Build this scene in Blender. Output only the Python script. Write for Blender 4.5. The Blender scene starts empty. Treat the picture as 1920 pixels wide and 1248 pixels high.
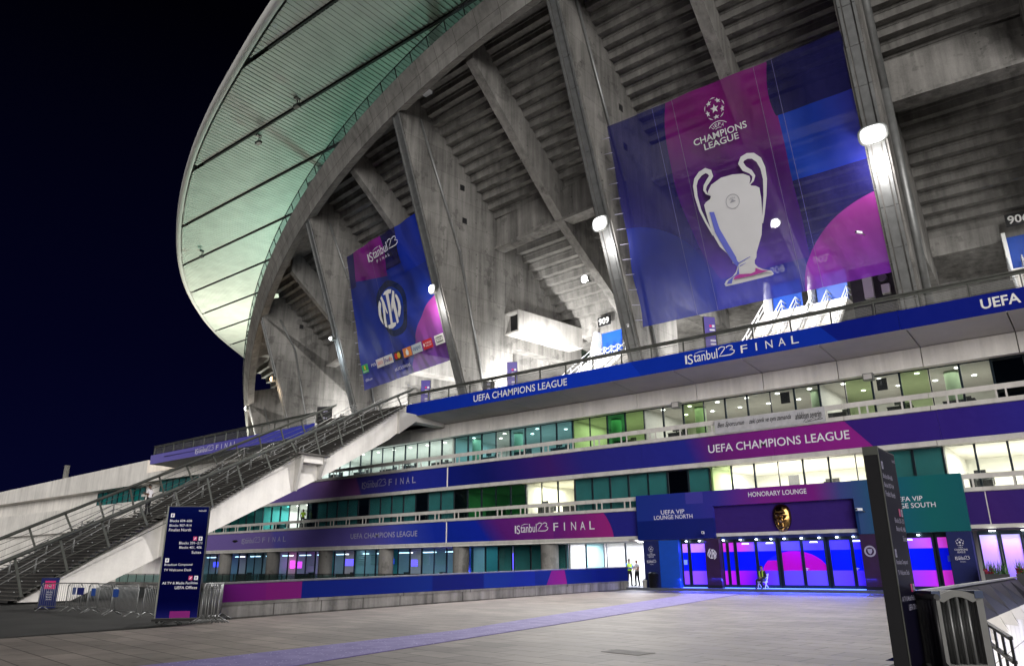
import bpy, bmesh, math, random
from mathutils import Vector, Matrix
random.seed(7)
S = bpy.context.scene
COL = S.collection
# ------------------------------------------------------------------ camera, sky, plaza fill light, exposure
cam_d = bpy.data.cameras.new('camera'); cam = bpy.data.objects.new('camera', cam_d); COL.objects.link(cam)
_r = Vector((0.7846189, 0.6199321, -0.0075639)); _u = Vector((0.1916297, -0.2308977, 0.9539205)); _f = Vector((-0.5896196, 0.7499135, 0.2999641))
cam.matrix_world = Matrix(((_r.x, _u.x, -_f.x, 0.0), (_r.y, _u.y, -_f.y, -45.985), (_r.z, _u.z, -_f.z, 1.55), (0, 0, 0, 1)))
cam_d.sensor_width = 36.0; cam_d.lens = 36.0 * 1388 / 1920; cam_d.clip_end = 4000; cam_d.clip_start = 0.1
S.camera = cam
W = bpy.data.worlds.new('World'); S.world = W; W.use_nodes = True
wn = W.node_tree.nodes; wl = W.node_tree.links
bg = wn['Background']; tc = wn.new('ShaderNodeTexCoord'); sx = wn.new('ShaderNodeSeparateXYZ'); wr = wn.new('ShaderNodeValToRGB')
wl.new(tc.outputs['Generated'], sx.inputs[0]); wl.new(sx.outputs['Z'], wr.inputs[0]); wl.new(wr.outputs[0], bg.inputs[0])
wr.color_ramp.elements[0].position = 0.0; wr.color_ramp.elements[0].color = (0.0016, 0.0022, 0.020, 1)
wr.color_ramp.elements[1].position = 0.62; wr.color_ramp.elements[1].color = (0.0003, 0.0003, 0.0012, 1)
e = wr.color_ramp.elements.new(0.25); e.color = (0.0009, 0.0010, 0.0105, 1)
bg.inputs[1].default_value = 0.75
plaza_fill_d = bpy.data.lights.new('plaza_fill', 'SUN'); plaza_fill = bpy.data.objects.new('plaza_fill', plaza_fill_d); COL.objects.link(plaza_fill)  # directional fill standing in for unseen plaza floodlights behind the camera
plaza_fill_d.energy = 2.85; plaza_fill_d.angle = math.radians(40); plaza_fill_d.color = (1.0, 0.965, 0.92)
plaza_fill.rotation_euler = Vector((-0.68, 0.72, -0.13)).to_track_quat('-Z', 'Y').to_euler()
S.view_settings.view_transform = 'Standard'; S.view_settings.look = 'None'; S.view_settings.exposure = 0.4; S.view_settings.gamma = 1.0
S.view_settings.use_curve_mapping = False
S.cycles.use_denoising = True; S.cycles.max_bounces = 6; S.cycles.diffuse_bounces = 3; S.cycles.glossy_bounces = 3
S.cycles.transparent_max_bounces = 12; S.cycles.sample_clamp_indirect = 4.0; S.cycles.caustics_reflective = False; S.cycles.caustics_refractive = False

# ------------------------------------------------------------------ material helpers
def _mat(name):
    m = bpy.data.materials.new(name); m.use_nodes = True
    return m, m.node_tree.nodes, m.node_tree.links, m.node_tree.nodes['Principled BSDF']
def rgb(c): return (c[0], c[1], c[2], 1.0)
def plain(name, c, rough=0.6, metal=0.0, noise=0.12, nscale=3.0, bump=0.0, spec=0.4):
    m, n, l, b = _mat(name)
    t = n.new('ShaderNodeTexCoord'); nz = n.new('ShaderNodeTexNoise'); nz.inputs['Scale'].default_value = nscale; nz.inputs['Detail'].default_value = 6
    l.new(t.outputs['Object'], nz.inputs['Vector'])
    mr = n.new('ShaderNodeMapRange'); mr.inputs[1].default_value = .3; mr.inputs[2].default_value = .7; mr.inputs[3].default_value = 1 - noise; mr.inputs[4].default_value = 1 + noise
    l.new(nz.outputs[0], mr.inputs[0])
    mx = n.new('ShaderNodeVectorMath'); mx.operation = 'SCALE'; mx.inputs[0].default_value = c[:3]; l.new(mr.outputs[0], mx.inputs['Scale'])
    l.new(mx.outputs[0], b.inputs['Base Color'])
    b.inputs['Roughness'].default_value = rough; b.inputs['Metallic'].default_value = metal; b.inputs['Specular IOR Level'].default_value = spec
    if bump:
        bp = n.new('ShaderNodeBump'); bp.inputs['Strength'].default_value = bump; bp.inputs['Distance'].default_value = 0.02
        l.new(nz.outputs[0], bp.inputs['Height']); l.new(bp.outputs[0], b.inputs['Normal'])
    return m
def glow(name, c, strength):
    m, n, l, b = _mat(name)
    b.inputs['Base Color'].default_value = (0.02, 0.02, 0.02, 1); b.inputs['Emission Color'].default_value = rgb(c); b.inputs['Emission Strength'].default_value = strength
    b.inputs['Roughness'].default_value = 0.3
    return m
def lens(name, c, hot, rim):
    """lamp glass: hot centre fading to the rim, drawing the soft edge of its glare into the emission"""
    m, n, l, b = _mat(name); t = n.new('ShaderNodeTexCoord'); sp = n.new('ShaderNodeSeparateXYZ'); l.new(t.outputs['UV'], sp.inputs[0])
    mr = n.new('ShaderNodeMapRange'); mr.interpolation_type = 'SMOOTHERSTEP'; mr.inputs[1].default_value = 1.0; mr.inputs[2].default_value = .35; mr.inputs[3].default_value = rim; mr.inputs[4].default_value = hot; l.new(sp.outputs[0], mr.inputs[0])
    b.inputs['Base Color'].default_value = (.3, .3, .3, 1); b.inputs['Emission Color'].default_value = rgb(c); l.new(mr.outputs[0], b.inputs['Emission Strength']); b.inputs['Roughness'].default_value = .2
    return m
def concrete(name, lo, hi, scale=0.35, streak=0.6, bump=0.25, panel=None, warm=1.035, patch=0.0):
    """raw concrete: large blotches, drip streaks running down, fine grain, optional formwork joints laid in metres on UV"""
    m, n, l, b = _mat(name)
    t = n.new('ShaderNodeTexCoord')
    def noise(sc, det, vec=None, rough=.6):
        z = n.new('ShaderNodeTexNoise'); z.inputs['Scale'].default_value = sc; z.inputs['Detail'].default_value = det; z.inputs['Roughness'].default_value = rough
        l.new(vec or t.outputs['Object'], z.inputs['Vector']); return z.outputs[0]
    mp = n.new('ShaderNodeMapping'); mp.inputs['Scale'].default_value = (1.6, 1.6, 0.10); l.new(t.outputs['Object'], mp.inputs[0])
    a = noise(scale, 8); st = noise(1.1, 5, mp.outputs[0]); fine = noise(9.0, 4)
    def math_(op, x, y):
        q = n.new('ShaderNodeMath'); q.operation = op
        for i, v in enumerate((x, y)):
            if isinstance(v, (int, float)): q.inputs[i].default_value = v
            else: l.new(v, q.inputs[i])
        return q.outputs[0]
    s = math_('ADD', math_('MULTIPLY', a, 1.0), math_('MULTIPLY', st, streak))
    s = math_('ADD', s, math_('MULTIPLY', fine, 0.25))
    mr = n.new('ShaderNodeMapRange'); mid = 0.5 * (1.25 + streak); mr.inputs[1].default_value = mid - 0.30; mr.inputs[2].default_value = mid + 0.30
    l.new(s, mr.inputs[0])
    cr = n.new('ShaderNodeMix'); cr.data_type = 'RGBA'; cr.inputs[6].default_value = (lo * warm, lo, lo * .95, 1); cr.inputs[7].default_value = (hi * warm, hi, hi * .95, 1)
    l.new(mr.outputs[0], cr.inputs[0]); out = cr.outputs[2]
    if patch:
        pz = noise(.55, 3); fz = noise(6.0, 3); pm = n.new('ShaderNodeMapRange'); pm.inputs[1].default_value = .60; pm.inputs[2].default_value = .625; pm.inputs[3].default_value = 1.0; pm.inputs[4].default_value = 1.0 - patch
        l.new(math_('ADD', pz, math_('MULTIPLY', math_('SUBTRACT', fz, .5), .10)), pm.inputs[0])
        vo = n.new('ShaderNodeTexVoronoi'); vo.inputs['Scale'].default_value = .85; vo.inputs['Randomness'].default_value = .35; l.new(t.outputs['Object'], vo.inputs['Vector'])
        hm = n.new('ShaderNodeMapRange'); hm.inputs[1].default_value = .05; hm.inputs[2].default_value = .075; hm.inputs[3].default_value = .35; hm.inputs[4].default_value = 1.0; l.new(vo.outputs['Distance'], hm.inputs[0])
        ps = n.new('ShaderNodeVectorMath'); ps.operation = 'SCALE'; l.new(out, ps.inputs[0]); l.new(math_('MULTIPLY', pm.outputs[0], hm.outputs[0]), ps.inputs['Scale']); out = ps.outputs[0]
    if panel:
        bt = n.new('ShaderNodeTexBrick'); bt.offset = panel[2] if len(panel) > 2 else 0.0; bt.inputs['Scale'].default_value = 1.0
        bt.inputs['Brick Width'].default_value = panel[0]; bt.inputs['Row Height'].default_value = panel[1]; bt.inputs['Mortar Size'].default_value = panel[3] if len(panel) > 3 else 0.012
        bt.inputs['Mortar Smooth'].default_value = 0.2
        bt.inputs['Color1'].default_value = (1, 1, 1, 1); bt.inputs['Color2'].default_value = (.84, .84, .84, 1); bt.inputs['Mortar'].default_value = (.34, .33, .32, 1)
        l.new(t.outputs['UV'], bt.inputs['Vector'])
        mm = n.new('ShaderNodeMix'); mm.data_type = 'RGBA'; mm.blend_type = 'MULTIPLY'; mm.inputs[0].default_value = 1.0
        l.new(out, mm.inputs[6]); l.new(bt.outputs[0], mm.inputs[7]); out = mm.outputs[2]
    l.new(out, b.inputs['Base Color']); b.inputs['Roughness'].default_value = 0.82; b.inputs['Specular IOR Level'].default_value = 0.25
    bp = n.new('ShaderNodeBump'); bp.inputs['Strength'].default_value = bump; bp.inputs['Distance'].default_value = 0.05
    l.new(s, bp.inputs['Height']); l.new(bp.outputs[0], b.inputs['Normal'])
    return m
def pane_mat(name, tint, gloss=0.10, alpha=0.85):
    """window glass: tinted see-through with a weak mirror reflection"""
    m, n, l, b = _mat(name); n.remove(b); o = n['Material Output']
    tr = n.new('ShaderNodeBsdfTransparent'); tr.inputs[0].default_value = rgb(tint)
    gl = n.new('ShaderNodeBsdfGlossy'); gl.inputs['Roughness'].default_value = 0.06; gl.inputs[0].default_value = (.8, .9, .95, 1)
    df = n.new('ShaderNodeBsdfDiffuse'); df.inputs[0].default_value = rgb([x * .22 for x in tint])
    m1 = n.new('ShaderNodeMixShader'); m1.inputs[0].default_value = alpha; l.new(df.outputs[0], m1.inputs[1]); l.new(tr.outputs[0], m1.inputs[2])
    m2 = n.new('ShaderNodeMixShader'); m2.inputs[0].default_value = gloss; l.new(m1.outputs[0], m2.inputs[1]); l.new(gl.outputs[0], m2.inputs[2])
    l.new(m2.outputs[0], o.inputs[0]); return m
def graphic(name, base, layers, trans=0.0, rough=0.55, emit=0.0, wr=0.0):
    """printed vinyl: colour fields laid out in metres on UV. A colour is (r,g,b) or ('ramp', axis, [(pos,(r,g,b))...], hard) with pos in metres.
    A mask is ('c',cx,cy,rx,ry) ellipse, ('h',a,b,c) a*u+b*v>c, or ('and',m1,m2...)"""
    m, n, l, b = _mat(name); t = n.new('ShaderNodeTexCoord'); sp = n.new('ShaderNodeSeparateXYZ'); l.new(t.outputs['UV'], sp.inputs[0]); U, V = sp.outputs[0], sp.outputs[1]
    def mt(op, x, y=None, z=None):
        q = n.new('ShaderNodeMath'); q.operation = op
        for i, v in enumerate((x, y, z)):
            if v is None: continue
            if isinstance(v, (int, float)): q.inputs[i].default_value = v
            else: l.new(v, q.inputs[i])
        return q.outputs[0]
    def mask(k):
        if k[0] == 'c':
            dx = mt('DIVIDE', mt('SUBTRACT', U, k[1]), k[3]); dy = mt('DIVIDE', mt('SUBTRACT', V, k[2]), k[4])
            return mt('LESS_THAN', mt('ADD', mt('MULTIPLY', dx, dx), mt('MULTIPLY', dy, dy)), 1.0)
        if k[0] == 'h': return mt('GREATER_THAN', mt('ADD', mt('MULTIPLY', U, k[1]), mt('MULTIPLY', V, k[2])), k[3])
        r = mask(k[1])
        for q in k[2:]: r = mt('MULTIPLY', r, mask(q))
        return r
    def colour(c):
        if c[0] != 'ramp':
            q = n.new('ShaderNodeRGB'); q.outputs[0].default_value = rgb(c); return q.outputs[0]
        ax, stops = c[1], c[2]; lo, hi = stops[0][0], stops[-1][0]
        x = mt('ADD', mt('MULTIPLY', U, ax[0]), mt('MULTIPLY', V, ax[1]))
        mr = n.new('ShaderNodeMapRange'); mr.inputs[1].default_value = lo; mr.inputs[2].default_value = hi; l.new(x, mr.inputs[0])
        cr = n.new('ShaderNodeValToRGB'); els = cr.color_ramp.elements
        els[0].position = 0; els[0].color = rgb(stops[0][1]); els[1].position = 1; els[1].color = rgb(stops[-1][1])
        for p, cc in stops[1:-1]:
            q = els.new((p - lo) / (hi - lo)); q.color = rgb(cc)
        l.new(mr.outputs[0], cr.inputs[0]); return cr.outputs[0]
    out = colour(base)
    for k, c in layers:
        mx = n.new('ShaderNodeMix'); mx.data_type = 'RGBA'; l.new(mask(k), mx.inputs[0]); l.new(out, mx.inputs[6]); l.new(colour(c), mx.inputs[7]); out = mx.outputs[2]
    l.new(out, b.inputs['Base Color']); b.inputs['Roughness'].default_value = rough; b.inputs['Specular IOR Level'].default_value = 0.10
    if emit:
        l.new(out, b.inputs['Emission Color']); b.inputs['Emission Strength'].default_value = emit
    if wr:
        nz = n.new('ShaderNodeTexNoise'); nz.inputs['Scale'].default_value = 0.8; nz.inputs['Detail'].default_value = 3; l.new(t.outputs['Object'], nz.inputs['Vector'])
        bp = n.new('ShaderNodeBump'); bp.inputs['Strength'].default_value = wr; bp.inputs['Distance'].default_value = 0.15; l.new(nz.outputs[0], bp.inputs['Height']); l.new(bp.outputs[0], b.inputs['Normal'])
    if trans:
        o = n['Material Output']; tr = n.new('ShaderNodeBsdfTransparent'); ms = n.new('ShaderNodeMixShader'); ms.inputs[0].default_value = trans
        tl = n.new('ShaderNodeBsdfTranslucent'); l.new(out, tl.inputs[0]); m0 = n.new('ShaderNodeMixShader'); m0.inputs[0].default_value = 0.35
        l.new(b.outputs[0], m0.inputs[1]); l.new(tl.outputs[0], m0.inputs[2])
        l.new(m0.outputs[0], ms.inputs[1]); l.new(tr.outputs[0], ms.inputs[2]); l.new(ms.outputs[0], o.inputs[0])
    return m
def wire_mesh(name, c, pitch, wire):
    """welded wire panel: the gaps are open"""
    m, n, l, b = _mat(name); t = n.new('ShaderNodeTexCoord'); bt = n.new('ShaderNodeTexBrick'); bt.offset = 0.0
    bt.inputs['Scale'].default_value = 1; bt.inputs['Brick Width'].default_value = pitch; bt.inputs['Row Height'].default_value = pitch * 1.6; bt.inputs['Mortar Size'].default_value = wire
    bt.inputs['Color1'].default_value = (0, 0, 0, 1); bt.inputs['Color2'].default_value = (0, 0, 0, 1); bt.inputs['Mortar'].default_value = (1, 1, 1, 1)
    l.new(t.outputs['UV'], bt.inputs['Vector']); b.inputs['Base Color'].default_value = rgb(c); b.inputs['Metallic'].default_value = 0.5; b.inputs['Roughness'].default_value = 0.5
    l.new(bt.outputs[0], b.inputs['Alpha']); return m

# ------------------------------------------------------------------ mesh helpers
class MB:
    def __init__(self): self.v = []; self.f = []; self.mi = []; self.uv = []; self.sm = []
    def face(self, pts, mi=0, uv=None, smooth=False):
        k = len(self.v); self.v += [tuple(p) for p in pts]; self.f.append(tuple(range(k, k + len(pts)))); self.mi.append(mi); self.uv.append(uv); self.sm.append(smooth)
    def grid(self, rows, mi=0, uvs=None, smooth=True, closed=False):
        k = len(self.v); nr = len(rows); nc = len(rows[0])
        for r in rows: self.v += [tuple(p) for p in r]
        for i in range(nr - 1):
            for j in range(nc if closed else nc - 1):
                j2 = (j + 1) % nc; q = (k + i * nc + j, k + i * nc + j2, k + (i + 1) * nc + j2, k + (i + 1) * nc + j)
                self.f.append(q); self.mi.append(mi); self.sm.append(smooth)
                self.uv.append([uvs[i][j], uvs[i][j2], uvs[i + 1][j2], uvs[i + 1][j]] if uvs else None)
    def hexa(self, p, mi=0):
        for q in ((0, 3, 2, 1), (4, 5, 6, 7), (0, 1, 5, 4), (1, 2, 6, 5), (2, 3, 7, 6), (3, 0, 4, 7)):
            pts = [Vector(p[i]) for i in q]; ex = (pts[1] - pts[0]).length; ey = (pts[3] - pts[0]).length
            hz = abs((pts[1] - pts[0]).z) < abs((pts[3] - pts[0]).z)
            uv = [(0, 0), (ex, 0), (ex, ey), (0, ey)] if hz else [(0, 0), (0, ex), (ey, ex), (ey, 0)]
            o = pts[0].x + pts[0].y
            self.face(pts, mi, [(a + o, b_ + pts[0].z) for a, b_ in uv])
    def box(self, x0, x1, y0, y1, z0, z1, mi=0):
        self.hexa([(x0, y0, z0), (x1, y0, z0), (x1, y1, z0), (x0, y1, z0), (x0, y0, z1), (x1, y0, z1), (x1, y1, z1), (x0, y1, z1)], mi)
    def bar(self, p, q, w, h, up=(0, 0, 1), mi=0):
        p = Vector(p); q = Vector(q); d = (q - p).normalized(); s = d.cross(Vector(up)).normalized() * w * .5; u = s.cross(d).normalized() * h * .5
        self.hexa([p - s - u, p + s - u, q + s - u, q - s - u, p - s + u, p + s + u, q + s + u, q - s + u], mi)
    def tube(self, p, q, r, n=6, r2=None, mi=0, caps=True):
        p = Vector(p); q = Vector(q); d = (q - p).normalized(); a = d.orthogonal().normalized(); b = d.cross(a); r2 = r if r2 is None else r2
        A = [p + (a * math.cos(t) + b * math.sin(t)) * r for t in [2 * math.pi * i / n for i in range(n)]]
        B = [q + (a * math.cos(t) + b * math.sin(t)) * r2 for t in [2 * math.pi * i / n for i in range(n)]]
        self.grid([A, B], mi, closed=True)
        if caps: self.face(A[::-1], mi); self.face(B, mi)
    def path(self, pts, r, n=6, mi=0):
        for i in range(len(pts) - 1): self.tube(pts[i], pts[i + 1], r, n, mi=mi)
    def prism(self, poly, vec, mi=0):
        poly = [Vector(p) for p in poly]; vec = Vector(vec)
        def uv(pts): 
            return [((p.x ** 2 + 0) ** .5 * (1 if abs(vec.x) < abs(vec.y) else 0) + p.y * (1 if abs(vec.x) >= abs(vec.y) else 0), p.z) for p in pts]
        self.face(poly, mi, uv(poly)); P2 = [p + vec for p in poly]; self.face(P2[::-1], mi, uv(P2[::-1]))
        for i in range(len(poly)):
            j = (i + 1) % len(poly); L = vec.length; dz = (poly[j] - poly[i]).length
            self.face([poly[j], poly[i], P2[i], P2[j]], mi, [(0, dz), (0, 0), (L, 0), (L, dz)])
    def lathe(self, c, prof, n=16, mi=0, sx=1, sy=1):
        rows = [[(c[0] + r * sx * math.cos(2 * math.pi * i / n), c[1] + r * sy * math.sin(2 * math.pi * i / n), c[2] + z) for i in range(n)] for r, z in prof]
        self.grid(rows, mi, closed=True)
        self.face(rows[0][::-1], mi); self.face(rows[-1], mi)
    def ball(self, c, rx, ry, rz, n=10, m=7, mi=0):
        rows = [[(c[0] + rx * math.sin(math.pi * j / m) * math.cos(2 * math.pi * i / n), c[1] + ry * math.sin(math.pi * j / m) * math.sin(2 * math.pi * i / n), c[2] - rz * math.cos(math.pi * j / m)) for i in range(n)] for j in range(m + 1)]
        self.grid(rows, mi, closed=True)
    def poly2(self, pts, fn, mi=0): self.face([fn(*p) for p in pts], mi)
    def ribbon(self, pts, widths, fn, mi=0):
        L = []; R = []
        for i, p in enumerate(pts):
            a = Vector(pts[max(i - 1, 0)]); b = Vector(pts[min(i + 1, len(pts) - 1)]); d = (b - a).normalized(); nn = Vector((-d.y, d.x)) * widths[i] * .5
            L.append(fn(p[0] + nn.x, p[1] + nn.y)); R.append(fn(p[0] - nn.x, p[1] - nn.y))
        self.grid([L, R], mi, smooth=False)
    def build(self, name, mats, parent=None, local=False, recalc=True):
        off = Vector((0, 0, 0))
        if parent is not None and not local:
            q = parent
            while q is not None: off += q.location; q = q.parent
        me = bpy.data.meshes.new(name); me.from_pydata([tuple(Vector(p) - off) for p in self.v], [], self.f)
        mats = mats if isinstance(mats, (list, tuple)) else [mats]
        for m in mats: me.materials.append(m)
        if any(u is not None for u in self.uv):
            ul = me.uv_layers.new(name='UVMap'); k = 0
            for i, f in enumerate(self.f):
                for j in range(len(f)):
                    if self.uv[i] is not None: ul.data[k].uv = self.uv[i][j]
                    k += 1
        for i, p in enumerate(me.polygons): p.material_index = self.mi[i]; p.use_smooth = self.sm[i]
        if recalc:
            bm = bmesh.new(); bm.from_mesh(me); bmesh.ops.remove_doubles(bm, verts=bm.verts, dist=1e-5); bmesh.ops.recalc_face_normals(bm, faces=bm.faces); bm.to_mesh(me); bm.free()
        me.validate(); o = bpy.data.objects.new(name, me); COL.objects.link(o)
        if parent is not None: o.parent = parent
        return o
def thing(name, label, cat, loc=(0, 0, 0), rz=0.0, group=None):
    o = bpy.data.objects.new(name, None); COL.objects.link(o); o.location = loc; o.rotation_euler = (0, 0, rz); o['label'] = label; o['category'] = cat
    if group: o['group'] = group
    return o
def tag(o, label, cat, group=None):
    o['label'] = label; o['category'] = cat
    if group: o['group'] = group
    return o
def struct(o): o['kind'] = 'structure'; return o
def dup(o, loc, rz=None, label=None):
    c = o.copy(); COL.objects.link(c); c.location = loc
    if rz is not None: c.rotation_euler = (0, 0, rz)
    if label: c['label'] = label
    def kids(a, b_):
        for ch in list(a.children):
            d = ch.copy(); COL.objects.link(d); d.parent = b_; kids(ch, d)
    kids(o, c)
    return c
_tc = {}
def glyphs(s, bold=0.0, shear=0.0, space=1.0):
    k = (s, bold, shear, space)
    if k in _tc: return _tc[k]
    cu = bpy.data.curves.new('t', 'FONT'); cu.body = s; cu.size = 1.0; cu.offset = bold; cu.shear = shear; cu.space_character = space; cu.resolution_u = 3
    ob = bpy.data.objects.new('t', cu); COL.objects.link(ob); dg = bpy.context.evaluated_depsgraph_get(); dg.update()
    me = ob.evaluated_get(dg).to_mesh(); v = [(p.co.x, p.co.y) for p in me.vertices]; f = [tuple(p.vertices) for p in me.polygons]
    ob.evaluated_get(dg).to_mesh_clear(); bpy.data.objects.remove(ob); bpy.data.curves.remove(cu)
    if not v: v = [(0, 0)]
    x0 = min(a for a, _ in v); x1 = max(a for a, _ in v); y0 = min(b for _, b in v); y1 = max(b for _, b in v)
    _tc[k] = (v, f, x0, x1, y0, y1); return _tc[k]
def text(mb, s, fn, u0, u1, v0, v1, mi=0, bold=0.0, shear=0.0, space=1.0, fit=True, align='c'):
    """letters laid into the box u0..u1, v0..v1 of a surface; fn(u, v) gives the point in space"""
    v, f, x0, x1, y0, y1 = glyphs(s, bold, shear, space)
    sy = (v1 - v0) / max(y1 - y0, 1e-6); sxx = (u1 - u0) / max(x1 - x0, 1e-6)
    if not fit: sxx = min(sy, sxx); sy = min(sy, sxx)
    w = (x1 - x0) * sxx; ox = u0 if align == 'l' else (u1 - w if align == 'r' else (u0 + u1 - w) / 2)
    k = len(mb.v); mb.v += [tuple(fn(ox + (a - x0) * sxx, v0 + (b - y0) * sy)) for a, b in v]
    for q in f: mb.f.append(tuple(k + i for i in q)); mb.mi.append(mi); mb.uv.append(None); mb.sm.append(False)
def istanbul(mb, fn, u0, u1, v0, v1, mi=0):
    w = u1 - u0; h = v1 - v0
    text(mb, 'I', fn, u0, u0 + .04 * w, v0, v0 + h * .80, mi)
    text(mb, 'S', fn, u0 + .055 * w, u0 + .16 * w, v0 - .08 * h, v0 + h * .82, mi)
    text(mb, 'tanbul', fn, u0 + .175 * w, u0 + .655 * w, v0 + .04 * h, v0 + .92 * h, mi, bold=.004)
    mb.ribbon([(u0 + .20 * w, v0 + .80 * h), (u0 + .30 * w, v0 + .92 * h), (u0 + .42 * w, v0 + .92 * h)], [.03 * h, .06 * h, .02 * h], fn, mi)
    def sw(pts, wd): mb.ribbon([(u0 + a * w, v0 + b * h) for a, b in pts], [wd * h] * len(pts), fn, mi)
    sw([(.68, .78), (.70, .92), (.75, .98), (.80, .92), (.80, .76), (.74, .45), (.685, .17), (.80, .14), (.91, .14), (.97, .26), (.985, .44), (.95, .56), (.90, .57), (.955, .74), (.95, .90), (.90, .97), (.85, .92), (.83, .82)], .085)
def final(mb, fn, u0, u1, v0, v1, mi=0, bold=0.0):
    w = (u1 - u0) / 5
    for i, ch in enumerate('FINAL'):
        a = u0 + i * (u1 - u0 - .6 * w) / 4; text(mb, ch, fn, a + (.22 * w if ch == 'I' else 0), a + (.35 * w if ch == 'I' else .6 * w), v0, v1, mi, bold=bold)
def starball(mb, fn, cx, cy, R, mi=0):
    def star(x, y, r, rot, sq=1.0, ax=0.0):
        pts = []
        for i in range(10):
            q = r if i % 2 == 0 else r * .42; a = rot + i * math.pi / 5; dx, dy = q * math.cos(a), q * math.sin(a)
            ca, sa = math.cos(ax), math.sin(ax); e = (dx * ca + dy * sa) * sq; g = -dx * sa + dy * ca
            pts.append((x + e * ca - g * sa, y + e * sa + g * ca))
        c0 = (x, y)
        for i in range(10): mb.face([fn(*c0), fn(*pts[i]), fn(*pts[(i + 1) % 10])], mi)
    star(cx, cy, R * .42, math.pi / 2)
    for k in range(5):
        a = math.pi / 2 + (k + .5) * 2 * math.pi / 5; star(cx + .76 * R * math.cos(a), cy + .76 * R * math.sin(a), R * .34, a + math.pi, .62, a)
        a2 = math.pi / 2 + k * 2 * math.pi / 5
        mb.ribbon([(cx + .97 * R * math.cos(a2 + t), cy + .97 * R * math.sin(a2 + t)) for t in (-.26, 0, .26)], [.02 * R, .10 * R, .02 * R], fn, mi)
# ------------------------------------------------------------------ materials of the place
M = {}
M['conc'] = concrete('raw_concrete', 0.09, 0.27, 0.30, 1.0, 0.35, patch=.25)
M['conc_fin'] = concrete('fin_concrete', 0.065, 0.23, 0.22, 0.9, 0.3, panel=(3.2, 2.4, 0.5, 0.012), patch=.28)
M['conc_deck'] = concrete('deck_concrete', 0.09, 0.22, 0.55, 1.0, 0.4)
M['conc_rim'] = concrete('rim_concrete', 0.13, 0.29, 0.35, 0.9, 0.25, panel=(2.6, 1.35, 0.0, 0.022))
M['white_conc'] = concrete('white_precast', 0.58, 0.88, 0.25, 0.9, 0.06)
M['stair_white'] = concrete('white_board_concrete', 0.60, 0.84, 0.5, 0.8, 0.10)
M['soffit'] = concrete('soffit_panel', 0.38, 0.50, 0.3, 0.2, 0.05)
M['ledge'] = concrete('ledge_stone', 0.42, 0.62, 0.8, 0.7, 0.08)
M['wall_conc'] = concrete('plinth_concrete', 0.12, 0.36, 0.5, 1.4, 0.3, panel=(2.2, 3.0, 0.0, 0.03))
M['roof'] = plain('roof_sheet', (0.62, 0.65, 0.60), 0.55, 0.0, 0.10, 0.4)
M['roof_edge'] = plain('roof_edge_sheet', (0.66, 0.66, 0.64), 0.5, 0.0, 0.06, 0.6)
M['roof_dark'] = plain('roof_gutter', (0.03, 0.03, 0.03), 0.8)
M['frame'] = plain('dark_frame', (0.012, 0.022, 0.032), 0.35, 0.2)
M['wall_duct'] = concrete('duct_concrete', 0.16, 0.34, 0.4, 1.0, 0.2)
M['steel'] = plain('galvanised_steel', (0.21, 0.215, 0.215), 0.45, 0.6, 0.15, 2)
M['steel_dk'] = plain('weathered_steel', (0.10, 0.105, 0.095), 0.5, 0.4, 0.2, 2)
M['steel_wh'] = plain('white_painted_steel', (0.75, 0.77, 0.8), 0.4, 0.0, 0.05)
M['black'] = plain('black_paint', (0.012, 0.012, 0.014), 0.45)
M['rubber'] = plain('black_rubber', (0.01, 0.01, 0.01), 0.8)
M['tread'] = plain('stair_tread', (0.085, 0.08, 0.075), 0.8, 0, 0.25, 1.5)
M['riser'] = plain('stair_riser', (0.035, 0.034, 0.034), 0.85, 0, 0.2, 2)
M['white'] = plain('white_paint', (0.78, 0.78, 0.77), 0.5, 0, 0.04)
M['letter'] = plain('white_lettering', (0.70, 0.69, 0.76), 0.55, 0, 0.03)
M['letter_dim'] = plain('grey_lettering', (0.34, 0.33, 0.45), 0.6, 0, 0.05)
M['interior'] = plain('interior_paint', (0.72, 0.72, 0.68), 0.8, 0, 0.03)
M['ceil'] = plain('interior_ceiling', (0.62, 0.60, 0.56), 0.9, 0, 0.05)
M['int_green'] = plain('interior_green_column', (0.30, 0.42, 0.26), 0.7, 0, 0.05)
M['int_dark'] = plain('interior_dark', (0.05, 0.05, 0.055), 0.8)
M['royal'] = plain('royal_blue_board', (0.006, 0.065, 0.42), 0.5, 0, 0.06)
M['navy'] = plain('navy_board', (0.010, 0.016, 0.095), 0.45, 0, 0.08)
M['downlight'] = glow('downlight_lens', (0.95, 1.0, 0.92), 10)
M['flood'] = lens('floodlight_lens', (0.97, 0.99, 1.0), 12, .03)
M['flood_warm'] = lens('warm_lamp_lens', (1.0, 0.62, 0.30), 9, .03)
M['g_clear'] = pane_mat('clear_glass', (0.90, 0.94, 0.92), 0.07, 0.93)
M['g_teal'] = pane_mat('teal_glass', (0.10, 0.50, 0.50), 0.07, 0.86)
M['g_green'] = pane_mat('green_glass', (0.62, 0.80, 0.48), 0.07, 0.90)
M['g_dkgreen'] = pane_mat('dark_green_glass', (0.10, 0.42, 0.20), 0.07, 0.86)
M['g_blue'] = pane_mat('blue_grey_glass', (0.42, 0.74, 0.80), 0.07, 0.90)
M['g_black'] = pane_mat('black_glass', (0.02, 0.035, 0.04), 0.08, 0.85)
M['g_rail'] = pane_mat('smoked_rail_glass', (0.30, 0.46, 0.44), 0.05, 0.70)
M['g_rim'] = pane_mat('rim_rail_glass', (0.66, 0.74, 0.74), 0.05, 0.82)
M['blind_teal'] = plain('teal_roller_blind', (0.012, 0.16, 0.17), 0.85, 0, 0.18, 0.8)
M['blind_green'] = plain('green_roller_blind', (0.02, 0.14, 0.055), 0.85, 0, 0.2, 0.8)
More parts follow.
